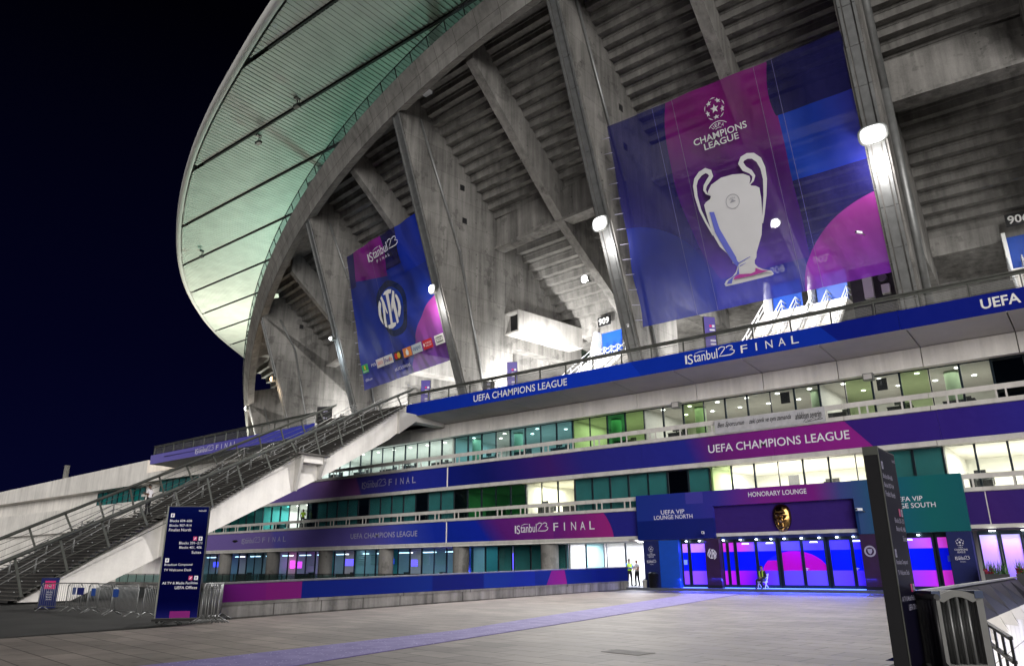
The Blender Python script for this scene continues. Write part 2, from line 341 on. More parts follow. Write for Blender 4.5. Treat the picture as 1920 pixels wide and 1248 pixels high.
M['wire'] = wire_mesh('welded_wire', (0.35, 0.35, 0.34), 0.05, 0.006)

XC, YC, R0 = -16.6, 192.7, 194.0
D2R = math.pi / 180
def pc(phi, r, z): return (XC + (R0 + r) * math.sin(phi * D2R), YC - (R0 + r) * math.cos(phi * D2R), z)
def Fr(z): return 0.335 * (z - 26.2)
def zg(phi): return 48.0 - 0.0222 * phi * phi          # top of the rim glass
def zt(phi): return zg(phi) - 1.15
def zb(phi): return zt(phi) - 2.55
def z0(phi): return 42.3 - 0.0118 * phi * phi
def rdeck(phi, z): return (z - z0(phi)) / 0.92
PH = [8.55, 2.84, -2.83, -8.6, -14.54, -21.1, -28.15, -35.5]
st = thing('stadium', 'huge raw concrete stadium with leaning fins, curved rim, saucer roof and white banded storeys', 'stadium')

# --- raker fins
for i, ph in enumerate(PH):
    mb = MB(); th = 0.65; tv = Vector((math.cos(ph * D2R), math.sin(ph * D2R), 0))
    ztop = zb(ph) + 0.35; zlow = z0(ph) - 16
    rd = lambda z: rdeck(ph, z) - 0.7
    ztt = zt(ph); poly = [(Fr(14.4), 14.4), (Fr(ztop), ztop), (Fr(ztt) - .35, ztt)]
    poly += [(min(rd(ztt + 1.0), Fr(ztt) - .8), ztt + 1.0), (rd(zlow), zlow), (-17.0, zlow - 1.4), (-19.2, zlow - 1.4), (-19.2, 22.2), (-8.9, 22.2), (-8.9, 14.4)]
    pts = [Vector(pc(ph, r, z)) - tv * th for r, z in poly]
    def uvs(sgn): return [(r * 1.0 + 40, z) for r, z in poly]
    mb.face(pts[::-1], 0, uvs(1)[::-1]); p2 = [p + tv * 2 * th for p in pts]; mb.face(p2, 0, uvs(1))
    for k in range(len(pts)):
        j = (k + 1) % len(pts); L = (pts[j] - pts[k]).length
        mb.face([pts[k], pts[j], p2[j], p2[k]], 0, [(0, 0), (0, L), (1.3, L), (1.3, 0)])
    fin = mb.build('fin', M['conc_fin'], st)
    # steel cable channel let into the front edge: two rails and a recessed cover
    mb = MB(); zs = 15.0
    while zs < ztop - .5:
        ze = min(zs + 2.4, ztop - .2)
        for s, w, pr in ((-.42, .16, .16), (.42, .16, .16), (0, .5, .06)):
            a = Vector(pc(ph, Fr(zs + .03) + pr * .5, zs + .03)) + tv * s; b = Vector(pc(ph, Fr(ze) + pr * .5, ze)) + tv * s
            mb.bar(a, b, w, pr, up=(math.sin(ph * D2R), -math.cos(ph * D2R), .2))
        zs = ze
    mb.build('cable_channel', M['steel'] if i < 8 else M['conc'], fin)
    mb = MB(); s = tv * (th + .16); rad = 0.30 if i == 1 else 0.12
    mb.path([Vector(pc(ph, Fr(z_) - o_, z_)) + s for z_, o_ in ([(ztop - .2, 2.3)] if ztop < 33 else [(ztop - .2, 2.3), (30.5, 3.3)]) + [(15.0, 1.9)]], rad, 8)
    mb.build('drain_pipe', M['steel'], fin)
    if i in (1, 2, 3, 4, 5):
        for zc in (37.5, 34.0): 
            mb = MB(); c = Vector(pc(ph, -2.2 - (37.5 - zc) * .1, zc)) + tv * (th + .004)
            rr = Vector((math.sin(ph * D2R), -math.cos(ph * D2R), 0)) * .28
            mb.hexa([c - rr - Vector((0, 0, .3)), c + rr - Vector((0, 0, .3)), c + rr - Vector((0, 0, .3)) + tv * .02, c - rr - Vector((0, 0, .3)) + tv * .02,
                     c - rr + Vector((0, 0, .3)), c + rr + Vector((0, 0, .3)), c + rr + Vector((0, 0, .3)) + tv * .02, c - rr + Vector((0, 0, .3)) + tv * .02])
            mb.build('pocket_plate', M['black'], fin)

def arc(p0, p1, n): return [p0 + (p1 - p0) * i / n for i in range(n + 1)]
# --- seating deck, raker beams and cross beams, bay by bay
RISE = 0.74
for i in range(len(PH) - 1):
    pa, pb = PH[i + 1], PH[i]; pm = (pa + pb) / 2; N = 6; ars = arc(pa, pb, N)
    zlo = math.floor((z0(pm) - 16) / RISE) * RISE
    mb = MB(); k = 0
    while True:
        z_ = zlo + k * RISE; z1 = z_ + RISE
        if rdeck(pm, z_) > Fr(z_) - 1.0 or z_ > zt(pm) - .2: break
        lip = 0.12
        A = [pc(p, rdeck(p, z_), z_) for p in ars]; A2 = [pc(p, rdeck(p, z_) + .05, z_ + RISE * .72) for p in ars]
        B0 = [pc(p, rdeck(p, z_) + .12, z_ + RISE * .74) for p in ars]; B1 = [pc(p, rdeck(p, z_) + .12, z1 + .05) for p in ars]
        Cc = [pc(p, rdeck(p, z1), z1) for p in ars]
        uv = lambda row, h: [(s_ * 3.3 * 6 / N, h) for s_ in range(N + 1)]
        for P, Q in ((A, A2), (A2, B0), (B0, B1), (B1, Cc)): mb.grid([P, Q], 0, smooth=False)
        k += 1
    ztop = zlo + k * RISE
    T0 = [pc(p, rdeck(p, ztop), ztop) for p in ars]; T1 = [pc(p, Fr(zb(p) + 1) - .6, zb(p) + 1.3) for p in ars]
    mb.grid([T0, T1], 0, smooth=False)
    mb.build('seating_deck', M['conc_deck'], st)
    # lower stained fascia and recessed ceiling behind it
    mb = MB()
    for r_, a, b in ((-17.0, zlo, zlo - 1.5),):
        mb.grid([[pc(p, rdeck(p, zlo), a) for p in ars], [pc(p, rdeck(p, zlo), b) for p in ars]], 0, smooth=False)
        mb.grid([[pc(p, rdeck(p, zlo), b) for p in ars], [pc(p, -23.5, b - .4) for p in ars]], 0, smooth=False)
        mb.grid([[pc(p, -23.5, b - .4) for p in ars], [pc(p, -23.5, 14.3) for p in ars]], 0, smooth=False)
    mb.build('concourse_wall', M['conc'], st)
    tv = Vector((math.cos(pm * D2R), math.sin(pm * D2R), 0))
    mb = MB(); off = z0(pm) - 42.0
    zfr = zb(pm) + .4; r_up = min(Fr(zfr) - .9, (zfr - 38.9 - off) / .95)
    poly = [(r_up, 38.9 + off + .95 * r_up), (-7.0, 31.9 + off), (-17.2, 24.3 + off), (-17.2, 26.6 + off), (r_up, rdeck(pm, 0) * 0 + z0(pm) + .92 * r_up + .3)]
    poly = [Vector(pc(pm, r, z)) - tv * .45 for r, z in poly]; mb.prism(poly, tv * .9)
    mb.build('raker_beam', M['conc'], st)
    mb = MB(); cz = z0(pm) - 9.5
    for q in range(N):
        p, p_ = ars[q], ars[q + 1]
        mb.hexa([pc(p, -7.9, cz), pc(p, -6.7, cz), pc(p_, -6.7, cz), pc(p_, -7.9, cz), pc(p, -7.9, cz + 3.2), pc(p, -6.7, cz + 3.2), pc(p_, -6.7, cz + 3.2), pc(p_, -7.9, cz + 3.2)])
        mb.hexa([pc(p, -7.9, cz - .28), pc(p, -6.45, cz - .28), pc(p_, -6.45, cz - .28), pc(p_, -7.9, cz - .28), pc(p, -7.9, cz - .003), pc(p, -6.45, cz - .003), pc(p_, -6.45, cz - .003), pc(p_, -7.9, cz - .003)])
    mb.build('cross_beam', M['conc'], st)
    # concrete service duct on the flank of the fin
    if pa not in (-8.6, -14.54): continue
    mb = MB(); tf = Vector((math.cos(pa * D2R), math.sin(pa * D2R), 0)); s0 = tf * .66; s1 = tf * 2.7
    b8 = lambda r, z, s: Vector(pc(pa, r, z)) + s
    r0_, r1_ = -17.2, -7.8; th_ = .16
    for (z_a, z_b, sa, sb) in ((23.3, 23.3 + th_, s0, s1), (25.5 - th_, 25.5, s0, s1), (23.3 + th_ + .003, 25.5 - th_ - .003, s1 - tf * th_, s1), (23.3 + th_ + .003, 25.5 - th_ - .003, s0, s0 + tf * th_)):
        mb.hexa([b8(r0_, z_a, sa), b8(r1_, z_a, sa), b8(r1_, z_a, sb), b8(r0_, z_a, sb), b8(r0_, z_b, sa), b8(r1_, z_b, sa), b8(r1_, z_b, sb), b8(r0_, z_b, sb)])
    sd_ = mb.build('service_duct', M['wall_duct'], st); mb = MB(); mb.hexa([b8(-8.6, 23.47, s0 + tf * .2), b8(-8.5, 23.47, s0 + tf * .2), b8(-8.5, 23.47, s1 - tf * .2), b8(-8.6, 23.47, s1 - tf * .2), b8(-8.6, 25.33, s0 + tf * .2), b8(-8.5, 25.33, s0 + tf * .2), b8(-8.5, 25.33, s1 - tf * .2), b8(-8.6, 25.33, s1 - tf * .2)]); mb.build('duct_shade_plate', M['black'], sd_)  # black plate inside the open duct standing in for its dark interior

# --- rim beam with its glass parapet
def rim_cells(p0, p1, step):
    n = int(round((p1 - p0) / step)); return [p0 + (p1 - p0) * i / n for i in range(n + 1)]
ps = rim_cells(-37.5, 14, 0.75)
mb = MB()
def ring(fn, u=True): return [fn(p) for p in ps]
prof = [lambda p: (Fr(zb(p)) + .30, zb(p)), lambda p: (Fr(zb(p)) + .42, zb(p) + .9), lambda p: (Fr(zt(p)) + .30, zt(p)), lambda p: (Fr(zt(p)) - .7, zt(p)), lambda p: (Fr(zb(p)) - .7, zb(p) + .5), lambda p: (Fr(zb(p)) + .30, zb(p))]
rows = [[pc(p, *f(p)) for p in ps] for f in prof]
hs = [0, .9, 2.7, 3.7, 5.8, 6.8]
mb.grid(rows, 0, [[((p + 40) * 3.42, h) for p in ps] for h in hs], smooth=False)
mb.build('rim_beam', M['conc_rim'], st)
mb = MB(); mb.grid([[pc(p, Fr(zt(p)) + .1, zt(p) + .05) for p in ps], [pc(p, Fr(zg(p)) + .1, zg(p)) for p in ps]], 0, smooth=False)
rg = mb.build('rim_glass', M['g_rim'], st)
mb = MB()
for p in rim_cells(-37.5, 14, 0.72): mb.bar(pc(p, Fr(zt(p)) + .14, zt(p)), pc(p, Fr(zg(p)) + .14, zg(p)), .07, .07, up=(0, 1, 0))
for a, b in zip(ps[:-1], ps[1:]): mb.bar(pc(a, Fr(zg(a)) + .1, zg(a) + .03), pc(b, Fr(zg(b)) + .1, zg(b) + .03), .09, .06)
mb.build('rim_rail', M['black'], rg)

# --- roof: flat ribbed sheets between seams that run along the stand, light edge band outside
ZR = 50.0
EDGE = [(-220.0, 130.0), (-190.0, 93.0), (-172.0, 67.5), (-156.7, 48.6), (-145.2, 34.1), (-128.8, 19.5), (-115.4, 10.1), (-100.0, 1.6), (-85.1, -5.3), (-72.6, -9.9), (-62.5, -12.8), (-50.6, -16.0), (-38, -18.4), (-24, -19.9), (-10, -20.3), (8, -19.2), (26, -16.0), (44, -11.0)]
def edgeY(x):
    for (x0, y0), (x1, y1) in zip(EDGE[:-1], EDGE[1:]):
        if x0 <= x <= x1: t = (x - x0) / (x1 - x0); return y0 + (y1 - y0) * t
    return EDGE[-1][1]
def edge_smooth(x): return sum(edgeY(min(max(x + d, -219), 43)) for d in (-6, -4, -2, 0, 2, 4, 6)) / 7
roof = MB(); ye_in = .62; P_ = 0.62; seams = [-28 + 7.75 * k for k in range(20)]
seams = [-12.9 + 7.72 * k for k in range(-1, 17)]
x = -200.0
while x < 36:
    e0 = edge_smooth(x + P_ / 2) + ye_in
    for ya, yb in zip(seams[:-1], seams[1:]):
        a = max(ya + .24, e0); b = yb - .24
        if b - a < .15 or b > 112: continue
        for xa, xb, za, zb_ in ((x, x + P_ * .72, 0, 0), (x + P_ * .72, x + P_ * .78, 0, .07), (x + P_ * .78, x + P_ * .94, .07, .07), (x + P_ * .94, x + P_, .07, 0)):
            roof.face([(xa, a, ZR + za), (xb, a, ZR + zb_), (xb, b, ZR + zb_), (xa, b, ZR + za)], 0)
    x += P_
rf = roof.build('roof', M['roof'], st, recalc=False)
mb = MB(); xs = [-205 + 3 * k for k in range(82)]
def rp(x, off, z):
    h = .5; t = Vector((2 * h, edge_smooth(x + h) - edge_smooth(x - h), 0)).normalized(); nn = Vector((-t.y, t.x, 0)); q = Vector((x, edge_smooth(x), z)) + nn * off; return tuple(q)
mb.grid([[rp(x, o, z) for x in xs] for o, z in ((.38, ZR + .02), (-.05, ZR - .05), (-.26, ZR + .1), (-.34, ZR + .5), (-.26, ZR + .95), (.4, ZR + 1.25), (6, ZR + 1.8))], 0, smooth=True)
mb.build('roof_edge', M['roof_edge'], rf)
mb = MB(); mb.grid([[rp(x, 1.0, ZR + .35) for x in xs], [(x, max(edge_smooth(x) + 2, 112), ZR + .35) for x in xs]], 0, smooth=False)
mb.build('roof_void', M['roof_dark'], rf)
mb = MB()
for ya in seams[1:]:
    xs_ = [x for x in range(-200, 37) if edge_smooth(x) + 1.4 < ya]
    if xs_: mb.box(min(xs_), max(xs_), ya - .10, ya + .10, ZR - .14, ZR + .30)
mb.build('seam_gutter', M['roof_dark'], rf)
for (x_, y_, r_) in ((-70.0, -4.6, .4), (-60.5, -6.2, 1.2), (-106.0, 9.0, .2), (-138, 38, .5)):
    mb = MB(); mb.box(x_ - .04, x_ + .04, y_ - .04, y_ + .04, ZR - .9, ZR); mb.box(x_ - .45, x_ + .35, y_ - .2, y_ + .25, ZR - 1.2, ZR - .9); mb.box(x_ - .3, x_ + .1, y_ - .3, y_ + .25, ZR - .2, ZR - .05); mb.bar((x_ + .3, y_, ZR - 1.0), (x_ + .5, y_, ZR - .3), .05, .05, up=(0, 1, 0))
    mb.build('roof_lamp', M['black'], rf)
for a, b in ((pc(-8.0, 3.5, 45.0), pc(-8.0, 2.6, ZR)), (pc(-16.0, 2.0, 42.0), pc(-16, 1.4, ZR))):
    mb = MB(); mb.tube(a, b, .55, 12); mb.build('roof_strut', M['steel_wh'], st)

# --- lower storeys: white banded facade, straight along X on the plane Y = 0
XL, XR, SEAM = -96.0, 26.0, -43.15
def span(mb, y0, y1, z0_, z1_, gap=.03, cut=None, x0=XL, x1=XR):
    xs_ = [x0] + [SEAM + 4.55 * k for k in range(-12, 17) if x0 + 1 < SEAM + 4.55 * k < x1 - 1] + [x1]
    for a, b in zip(xs_[:-1], xs_[1:]): mb.box(a + gap / 2, b - gap / 2, y0, y1, z0_, z1_)
for nm, a, b in (('lower_wall_band', 3.40, 5.09), ('upper_wall_band', 7.89, 9.55)):
    mb = MB(); mb.box(XL, SEAM - .06, .0, .35, a, b); mb.box(SEAM + .06, XR, .0, .35, a, b); mb.box(SEAM - .055, SEAM + .055, .04, .3, a, b, 0)
    mb.build(nm, M['white_conc'], st)
mb = MB()
for a, b, y in ((3.22, 3.397, -.10), (5.093, 5.30, -.14), (7.61, 7.887, -.10), (9.553, 9.80, -.14)): span(mb, y, .45, a, b)
mb.build('ledge', M['ledge'], st)
for a, b in ((5.74, 6.0), (10.25, 10.55)):
    mb = MB(); span(mb, -.06, .0, a, b)
    xx = SEAM
    k = 0
    while SEAM + 2.275 * k < XR:
        for s in (-1, 1):
            for d in (-.22, .22):
                X_ = SEAM + s * (2.275 * k + 1.1) + d
                if XL + .5 < X_ < XR: mb.box(X_ - .045, X_ + .045, -.05, .0, a - .44, a - .002)
        k += 1
    mb.build('balcony_rail', M['ledge'], st)
mb = MB(); span(mb, .0, .4, 12.05, 13.18, .05); span(mb, -.07, -.002, 12.05, 12.13, .05); mb.build('fascia_panel', M['white_conc'], st)
mb = MB()
xs_ = [-44.7] + [SEAM + 4.55 * k for k in range(1, 15)] + [XR]
for a, b in zip(xs_[:-1], xs_[1:]):
    mb.hexa([(a + .03, -3.45, 13.42), (b - .03, -3.45, 13.42), (b - .03, .3, 13.20), (a + .03, .3, 13.20), (a + .03, -3.45, 13.6), (b - .03, -3.45, 13.6), (b - .03, .3, 13.6), (a + .03, .3, 13.6)])
mb.hexa([(-88.5, -2.9, 13.42), (-57, -3.3, 13.42), (-57, .3, 13.2), (-88.5, .3, 13.2), (-88.5, -2.9, 13.6), (-57, -3.3, 13.6), (-57, .3, 13.6), (-88.5, .3, 13.6)])
mb.build('terrace_soffit', M['soffit'], st)
mb = MB(); mb.box(-44.7, XR, -3.5, -3.25, 13.42, 14.46)
mb.hexa([(-88.7, -2.95, 13.42), (-57, -3.45, 13.42), (-57, -3.2, 13.42), (-88.7, -2.7, 13.42), (-88.7, -2.95, 14.46), (-57, -3.45, 14.46), (-57, -3.2, 14.46), (-88.7, -2.7, 14.46)])
mb.box(-44.95, -44.703, -3.5, -.4, 13.42, 14.46); mb.box(-88.95, -88.703, -2.95, .2, 13.42, 14.46)
mb.build('terrace_parapet', M['white_conc'], st)
mb = MB(); fl = arc(-38, 14, 40)
mb.grid([[(pc(p, -3, 0)[0], -3.24 if pc(p, -3, 0)[0] > -88 else 3.0, 14.02) for p in fl], [pc(p, -24, 14.02) for p in fl]], 0, smooth=False)
mb.build('concourse_floor', M['conc'], st)
# terrace railing with wire panels
mb = MB(); mw = MB()
def railing(mb, mw, a, b, zbase, ztop, pitch=2.25):
    a = Vector((a[0], a[1], 0)); b = Vector((b[0], b[1], 0)); L = (b - a).length; n = max(1, int(round(L / pitch))); d = (b - a) / n
    mb.bar(a + Vector((0, 0, ztop)), b + Vector((0, 0, ztop)), .26, .07); mb.bar(a + Vector((0, 0, ztop - .12)), b + Vector((0, 0, ztop - .12)), .05, .12)
    for i in range(n + 1):
        p = a + d * i; mb.box(p.x - .035, p.x + .035, p.y - .06, p.y + .06, zbase, ztop - .06)
    for i in range(n):
        p = a + d * i + d * .04; q = a + d * .96 + d * i; z1_, z2_ = zbase + .12, ztop - .28; l = (q - p).length
        mw.face([p + Vector((0, 0, z1_)), q + Vector((0, 0, z1_)), q + Vector((0, 0, z2_)), p + Vector((0, 0, z2_))], 0, [(0, 0), (l, 0), (l, z2_ - z1_), (0, z2_ - z1_)])
        for z_ in (z1_, z2_): mb.bar(p + Vector((0, 0, z_)), q + Vector((0, 0, z_)), .025, .025)
railing(mb, mw, (-44.6, -3.35), (XR, -3.35), 14.46, 15.38); rr_ = mb.build('terrace_railing', M['steel_dk'], st); mw.build('wire_panel', M['wire'], rr_)
mb = MB(); mw = MB(); railing(mb, mw, (-88.4, -2.85), (-57, -3.33), 14.46, 15.5); rr_ = mb.build('terrace_railing', M['steel_dk'], st); mw.build('wire_panel', M['wire'], rr_)

# --- storeys behind the bands: floors, ceilings, back wall, partitions
for (zf, zc) in ((9.55, 12.12), (5.09, 7.66), (-.2, 3.26)):
    y0_ = .45 if zf > 0 else 3.05
    mb = MB(); mb.box(XL, XR, y0_, 8.3, zc, zc + .05, 0); mb.box(XL, XR, y0_, 8.3, zf - .02, zf + .03, 1); mb.box(XL, XR, 8.0, 8.2, zf + .035, zc - .005, 1)
    parts_ = {9.55: (-62, -43.2, -31.0, -24.75, -12.7, -3.6), 5.09: (-70.3, -62, -43.2, -35.3, -30.8, -20.1, -10.3, -6.62), -.2: (-72, -58, -43.2, -38.6, -33.2, -26.5)}[zf]
    for X_ in parts_: mb.box(X_ - .06, X_ + .06, .66 if zf > 0 else 3.2, 7.99, zf + .035, zc - .005, 1)
    if zf > 9:
        for X_ in (-42.2, -37.6, -28.2, -21.4, -13.4, -5.8): mb.lathe((X_, 2.6, zf + .04), [(.38, 0), (.38, zc - zf - .05)], 14, 2)
    if 4 < zf < 6:
        mb.box(-16.6, -15.9, 5.0, 5.05, 6.0, 7.2, 3); mb.box(-14.6, -14.55, 2.4, 2.5, 5.3, 6.3, 3)
    mb.build('interior', [M['ceil'], M['interior'], M['int_green'], M['int_dark']], st)
DISC = []
def disc(X_, Y_, Z_, r=.13):
    if not DISC:
        mb = MB(); mb.lathe((0, 0, 0), [(.09, -.012), (.13, 0), (.13, .01)], 10); DISC.append(mb.build('downlight', M['downlight'], st)); o = DISC[0]
    else: o = DISC[0].copy(); COL.objects.link(o)
    o.location = (X_, Y_, Z_)
_unused = lambda X_, Y_, Z_, r: (X_, [(X_ + r * math.cos(t * .7854), Y_ + r * math.sin(t * .7854), Z_) for t in range(8)])
for k in range(10):
    for y_ in (1.7, 4.4): disc(-23.8 + 2.05 * k + .5 * (y_ > 3), y_, 12.09)
for k in range(7):
    disc(-42.0 + 1.7 * k, 2.0 + 1.6 * (k % 2), 12.09)
for k in range(8): disc(-61 + 2.2 * k, 2.2, 12.09)
for k in range(4): disc(-67.5 + 1.6 * k, 1.8, 7.63)
def area(name, c, sx, sy, e_, col, rot=(0, 0, 0)):
    d = bpy.data.lights.new(name, 'AREA'); d.shape = 'RECTANGLE'; d.size = sx; d.size_y = sy; d.energy = e_; d.color = col
    o = bpy.data.objects.new(name, d); COL.objects.link(o); o.location = c; o.rotation_euler = rot; return o
for x0, x1, z_, e_, c in ((-62, -43.2, 12.0, 760, (.80, .97, 1)), (-43.2, -31, 12.0, 190, (.72, .95, 1)), (-31, -24.75, 12.0, 120, (.85, 1, .66)), (-24.75, -12.7, 12.0, 175, (1, .95, .88)), (-12.7, -3.6, 12.0, 150, (1, .95, .88)),
                          (-82, -70.3, 7.5, 60, (.7, 1, 1)), (-70.3, -62, 7.5, 320, (.9, 1, 1)), (-62, -43.2, 7.5, 40, (.6, .9, 1)), (-43.2, -35.3, 7.5, 16, (.6, 1, .5)), (-35.3, -30.8, 7.5, 330, (1, .95, .72)),
                          (-20.1, -10.3, 7.5, 1150, (1, .95, .82)), (-6.62, 6, 7.5, 1100, (1, .95, .82)),
                          (-95, -72, 3.1, 34, (.5, .45, 1)), (-72, -58, 3.1, 60, (.8, .8, 1)), (-58, -43.2, 3.1, 60, (.7, .88, 1)), (-43, -38.6, 3.1, 40, (.6, .8, 1)), (-38.5, -33.2, 3.1, 30, (.3, .8, 1)), (-33.2, -26.5, 3.1, 800, (.86, .84, 1))):
    area('room_fill', ((x0 + x1) / 2, 3.6 if z_ > 4 else 5.4, z_), (x1 - x0) * .9, 3.6, e_, c)  # unseen lamps added in the rooms to light the windows
# desks, screens and pictures inside the rooms
for zf, lst in ((9.58, (-60, -56.5, -53, -49.5, -46, -40.5, -36.5, -33, -27.3, -22.8, -19, -16, -12, -8.6, -5.6)), (5.12, (-68.5, -64.5, -39.8, -34.2, -32.0, -19.2, -17.4, -13.2, -11.4, -5.2, -2.6))):
    for k, X_ in enumerate(lst):
        w = 1.1 + .5 * ((k * 7) % 3) / 2; y = 1.2 + .35 * (k % 3)
        mb = MB(); mb.box(X_ - w / 2, X_ + w / 2, y, y + .7, zf + .70, zf + .74); mb.box(X_ - w / 2 + .02, X_ - w / 2 + .06, y + .05, y + .65, zf, zf + .699); mb.box(X_ + w / 2 - .06, X_ + w / 2 - .02, y + .05, y + .65, zf, zf + .699); mb.box(X_ - w / 2 + .061, X_ + w / 2 - .061, y + .04, y + .07, zf + .3, zf + .699)
        if k % 2: mb.box(X_ - .28, X_ + .28, y + .3, y + .34, zf + .85, zf + 1.2); mb.box(X_ - .04, X_ + .04, y + .30, y + .34, zf + .741, zf + .849)
        mb.box(X_ + .1, X_ + .55, y + .95, y + 1.0, zf + .45, zf + 1.05); mb.box(X_ + .1, X_ + .55, y + .75, y + .949, zf + .42, zf + .47)
        mb.build('desk', M['int_dark'], st)
for X_, z_, w, h in ((-50.5, 11.0, 1.2, .8), (-35.2, 10.9, .9, .7), (-18.0, 10.9, 1.0, .7), (-66.5, 6.5, .9, .9), (-33.0, 6.6, .8, .6), (-14.6, 6.5, .9, 1.2), (-3.0, 6.5, 1.0, .8)):
    mb = MB(); mb.box(X_ - w / 2, X_ + w / 2, 7.93, 7.98, z_ - h / 2, z_ + h / 2); mb.build('wall_picture', M['int_dark'], st)
for X_ in (-14.9, -9.2): mb = MB(); mb.box(X_ - .28, X_ + .28, .95, 1.05, 11.25, 11.95); mb.build('hung_screen', M['black'], st)
# windows: one per structural bay, three panes each, dark frames
def window(x0, x1, za, zb_, y, panes, name='window'):
    mb = MB(); n = len(panes); w = (x1 - x0) / n; f = .055
    mb.box(x0, x1, y - .04, y + .06, za, za + .06); mb.box(x0, x1, y - .04, y + .06, zb_ - .06, zb_)
    for i in range(n + 1):
        c = x0 + i * w; mb.box(c - f * (.5 if i in (0, n) else 1) + (.027 if i == 0 else 0), c + f * (.5 if i in (0, n) else 1) - (.027 if i == n else 0), y - .05, y + .07, za + .062, zb_ - .062)
    root = mb.build('window', M['frame'], st)
    mats = []; mp = MB()
    for i, k in enumerate(panes):
        blind = k.startswith('blind'); yy = y + (.05 if blind else .012 * math.sin(i * 7.1 + x0))
        m = M[k]
        if m not in mats: mats.append(m)
        a, b = x0 + i * w + f, x0 + (i + 1) * w - f
        mp.face([(a, yy, za + .06), (b, yy, za + .06), (b, yy, zb_ - .06), (a, yy, zb_ - .06)], mats.index(m))
        if blind:
            if M['g_clear'] not in mats: mats.append(M['g_clear'])
            mp.face([(a, y, za + .06), (b, y, za + .06), (b, y, zb_ - .06), (a, y, zb_ - .06)], mats.index(M['g_clear']))
    mp.build('pane', mats, root); return root
PC = {'c': 'g_clear', 't': 'blind_teal', 'g': 'g_green', 'G': 'blind_green', 'b': 'g_blue', 'k': 'g_black', 'd': 'g_dkgreen', 'T': 'g_teal'}
row3 = 'bbb cbc ccb ccc ccc ccc bbb bbb bcb bbb gGb gcc gcg ccc cgc gck kkk ctc ccc ccc ccc'.split()
row3 = {-13: 'ttb', -12: 'bcb', -11: 'ccc', -10: 'ccc', -9: 'ccc', -8: 'ccc', -4: 'ccc'}
def paint3(X_):
    if X_ < -66: return 't'
    if X_ < -43.2: return 'c'
    if X_ < -31.0: return 'c' if -37.9 < X_ < -36.5 else 'b'
    if X_ < -27.9: return 'g'
    if X_ < -26.4: return 'd'
    if X_ < -24.8: return 'g'
    if X_ < -3.6: return 'g' if (-21.5 < X_ < -20.2 or -11 < X_ < -9.7 or -7.9 < X_ < -6.6) else 'c'
    return 'k'
def paint2(X_):
    if X_ < -72: return 'T'
    if X_ < -70.3: return 't'
    if X_ < -62: return 'c' if X_ > -66 else 'T'
    if X_ < -43.2: return 'k' if int(X_ * 7.3) % 5 == 0 else 't'
    if X_ < -35.3: return 'd' if X_ > -41 else 'k'
    if X_ < -30.8: return 'c'
    if X_ < -20.1: return 'k' if -23.4 < X_ < -21.8 else 't'
    if X_ < -18.6: return 'g'
    if X_ < -10.3: return 'c'
    if X_ < -6.6: return 't'
    return 'c'
k0 = -24.75
for j in range(-15, 7):
    a = k0 + 4.53 * j
    if a < XL + 1 or a > XR - 5: continue
    cs = [a + 1.51 * (i + .5) for i in range(3)]
    if a < 12: window(a, a + 4.53, 9.80, 12.06, .55, [PC[paint3(c)] for c in cs])
    if a < 12: window(a, a + 4.53, 5.30, 7.66, .55, [PC[paint2(c)] for c in cs])
    if a < -44: window(a, a + 4.53, .1, 3.2, 3.0, ['g_blue', 'g_blue', 'g_teal'] if j % 2 else ['g_blue', 'g_clear', 'g_blue'])
for a, b, pn in ((-42.9, -38.7, ['g_blue', 'g_teal', 'blind_teal']), (-38.5, -33.4, ['blind_teal', 'blind_teal', 'blind_teal']), (-33.2, -30.0, ['g_clear', 'g_blue']), (-29.8, -26.6, ['g_clear', 'g_clear'])):
    window(a, b, .1, 3.15, 3.0, pn)
for X_ in (-76.6, -67.9, -59.5, -51.1, -42.2, -33.35):
    mb = MB(); mb.lathe((X_, .75, -1.0), [(.66, 0), (.66, 4.2)], 20); mb.build('column', M['conc'], st)
mb = MB()
mb.box(XL, -26.2, -.02, 3.0, 3.10, 3.215); mb.build('arcade_ceiling', M['white_conc'], st)
# lit screens and display walls inside the ground floor
for nm, lst, col, e_ in (('screen', ((-62.4, -61.2, 1.7, 2.35), (-52.8, -52.0, 1.6, 2.2), (-40.6, -40.1, 1.3, 2.6), (-87, -86, 1.7, 2.3), (-56.0, -55.2, 1.8, 2.3)), (.10, .08, 1.0), 2.0), ('screen', ((-71.6, -70.9, 1.5, 2.3), (-70.6, -69.6, 1.5, 2.2), (-90.4, -89.7, 1.4, 2.2), (-46.9, -46.5, 1.9, 2.4)), (.95, .06, .85), 2.0)):
    gm_ = glow('screen_light', col, e_)
    for a, b, c, d in lst: mb = MB(); mb.box(a, b, 5.5, 5.6, c, d); mb.build(nm, gm_, st)
gm_ = plain('pale_slat', (.75, .75, .66), .6)
for X_ in (-66, -63.5, -58.4, -56.2, -54.0, -50.0, -47.9):
    mb = MB()
    for q in range(6): mb.box(X_, X_ + 1.5, 3.5, 3.56, 1.75 + .17 * q, 1.82 + .17 * q)
    mb.build('louvre_blind', gm_, st)
mb = MB(); mb.lathe((-44.6, 4.6, 0), [(.35, 0), (.35, 3.0)], 14); mb.build('purple_column', plain('violet_column', (.45, .3, .8), .6), st); area('column_lamp', (-44.6, 3.9, .4), .6, .3, 60, (.45, .2, 1), (math.radians(160), 0, 0))  # the purple uplight is also put into the column's colour
for X_ in (-90, -84, -78, -73.5, -67, -60.5, -53, -48.5):
    mb = MB(); mb.box(X_ - .9, X_ + .9, 3.6, 4.3, .02, .95); mb.box(X_ + 1.1, X_ + 1.5, 3.7, 4.1, .02, 1.1); mb.build('reception_desk', M['int_dark'], st)
gm_ = glow('tube_lamp_light', (.75, .8, 1), 4)
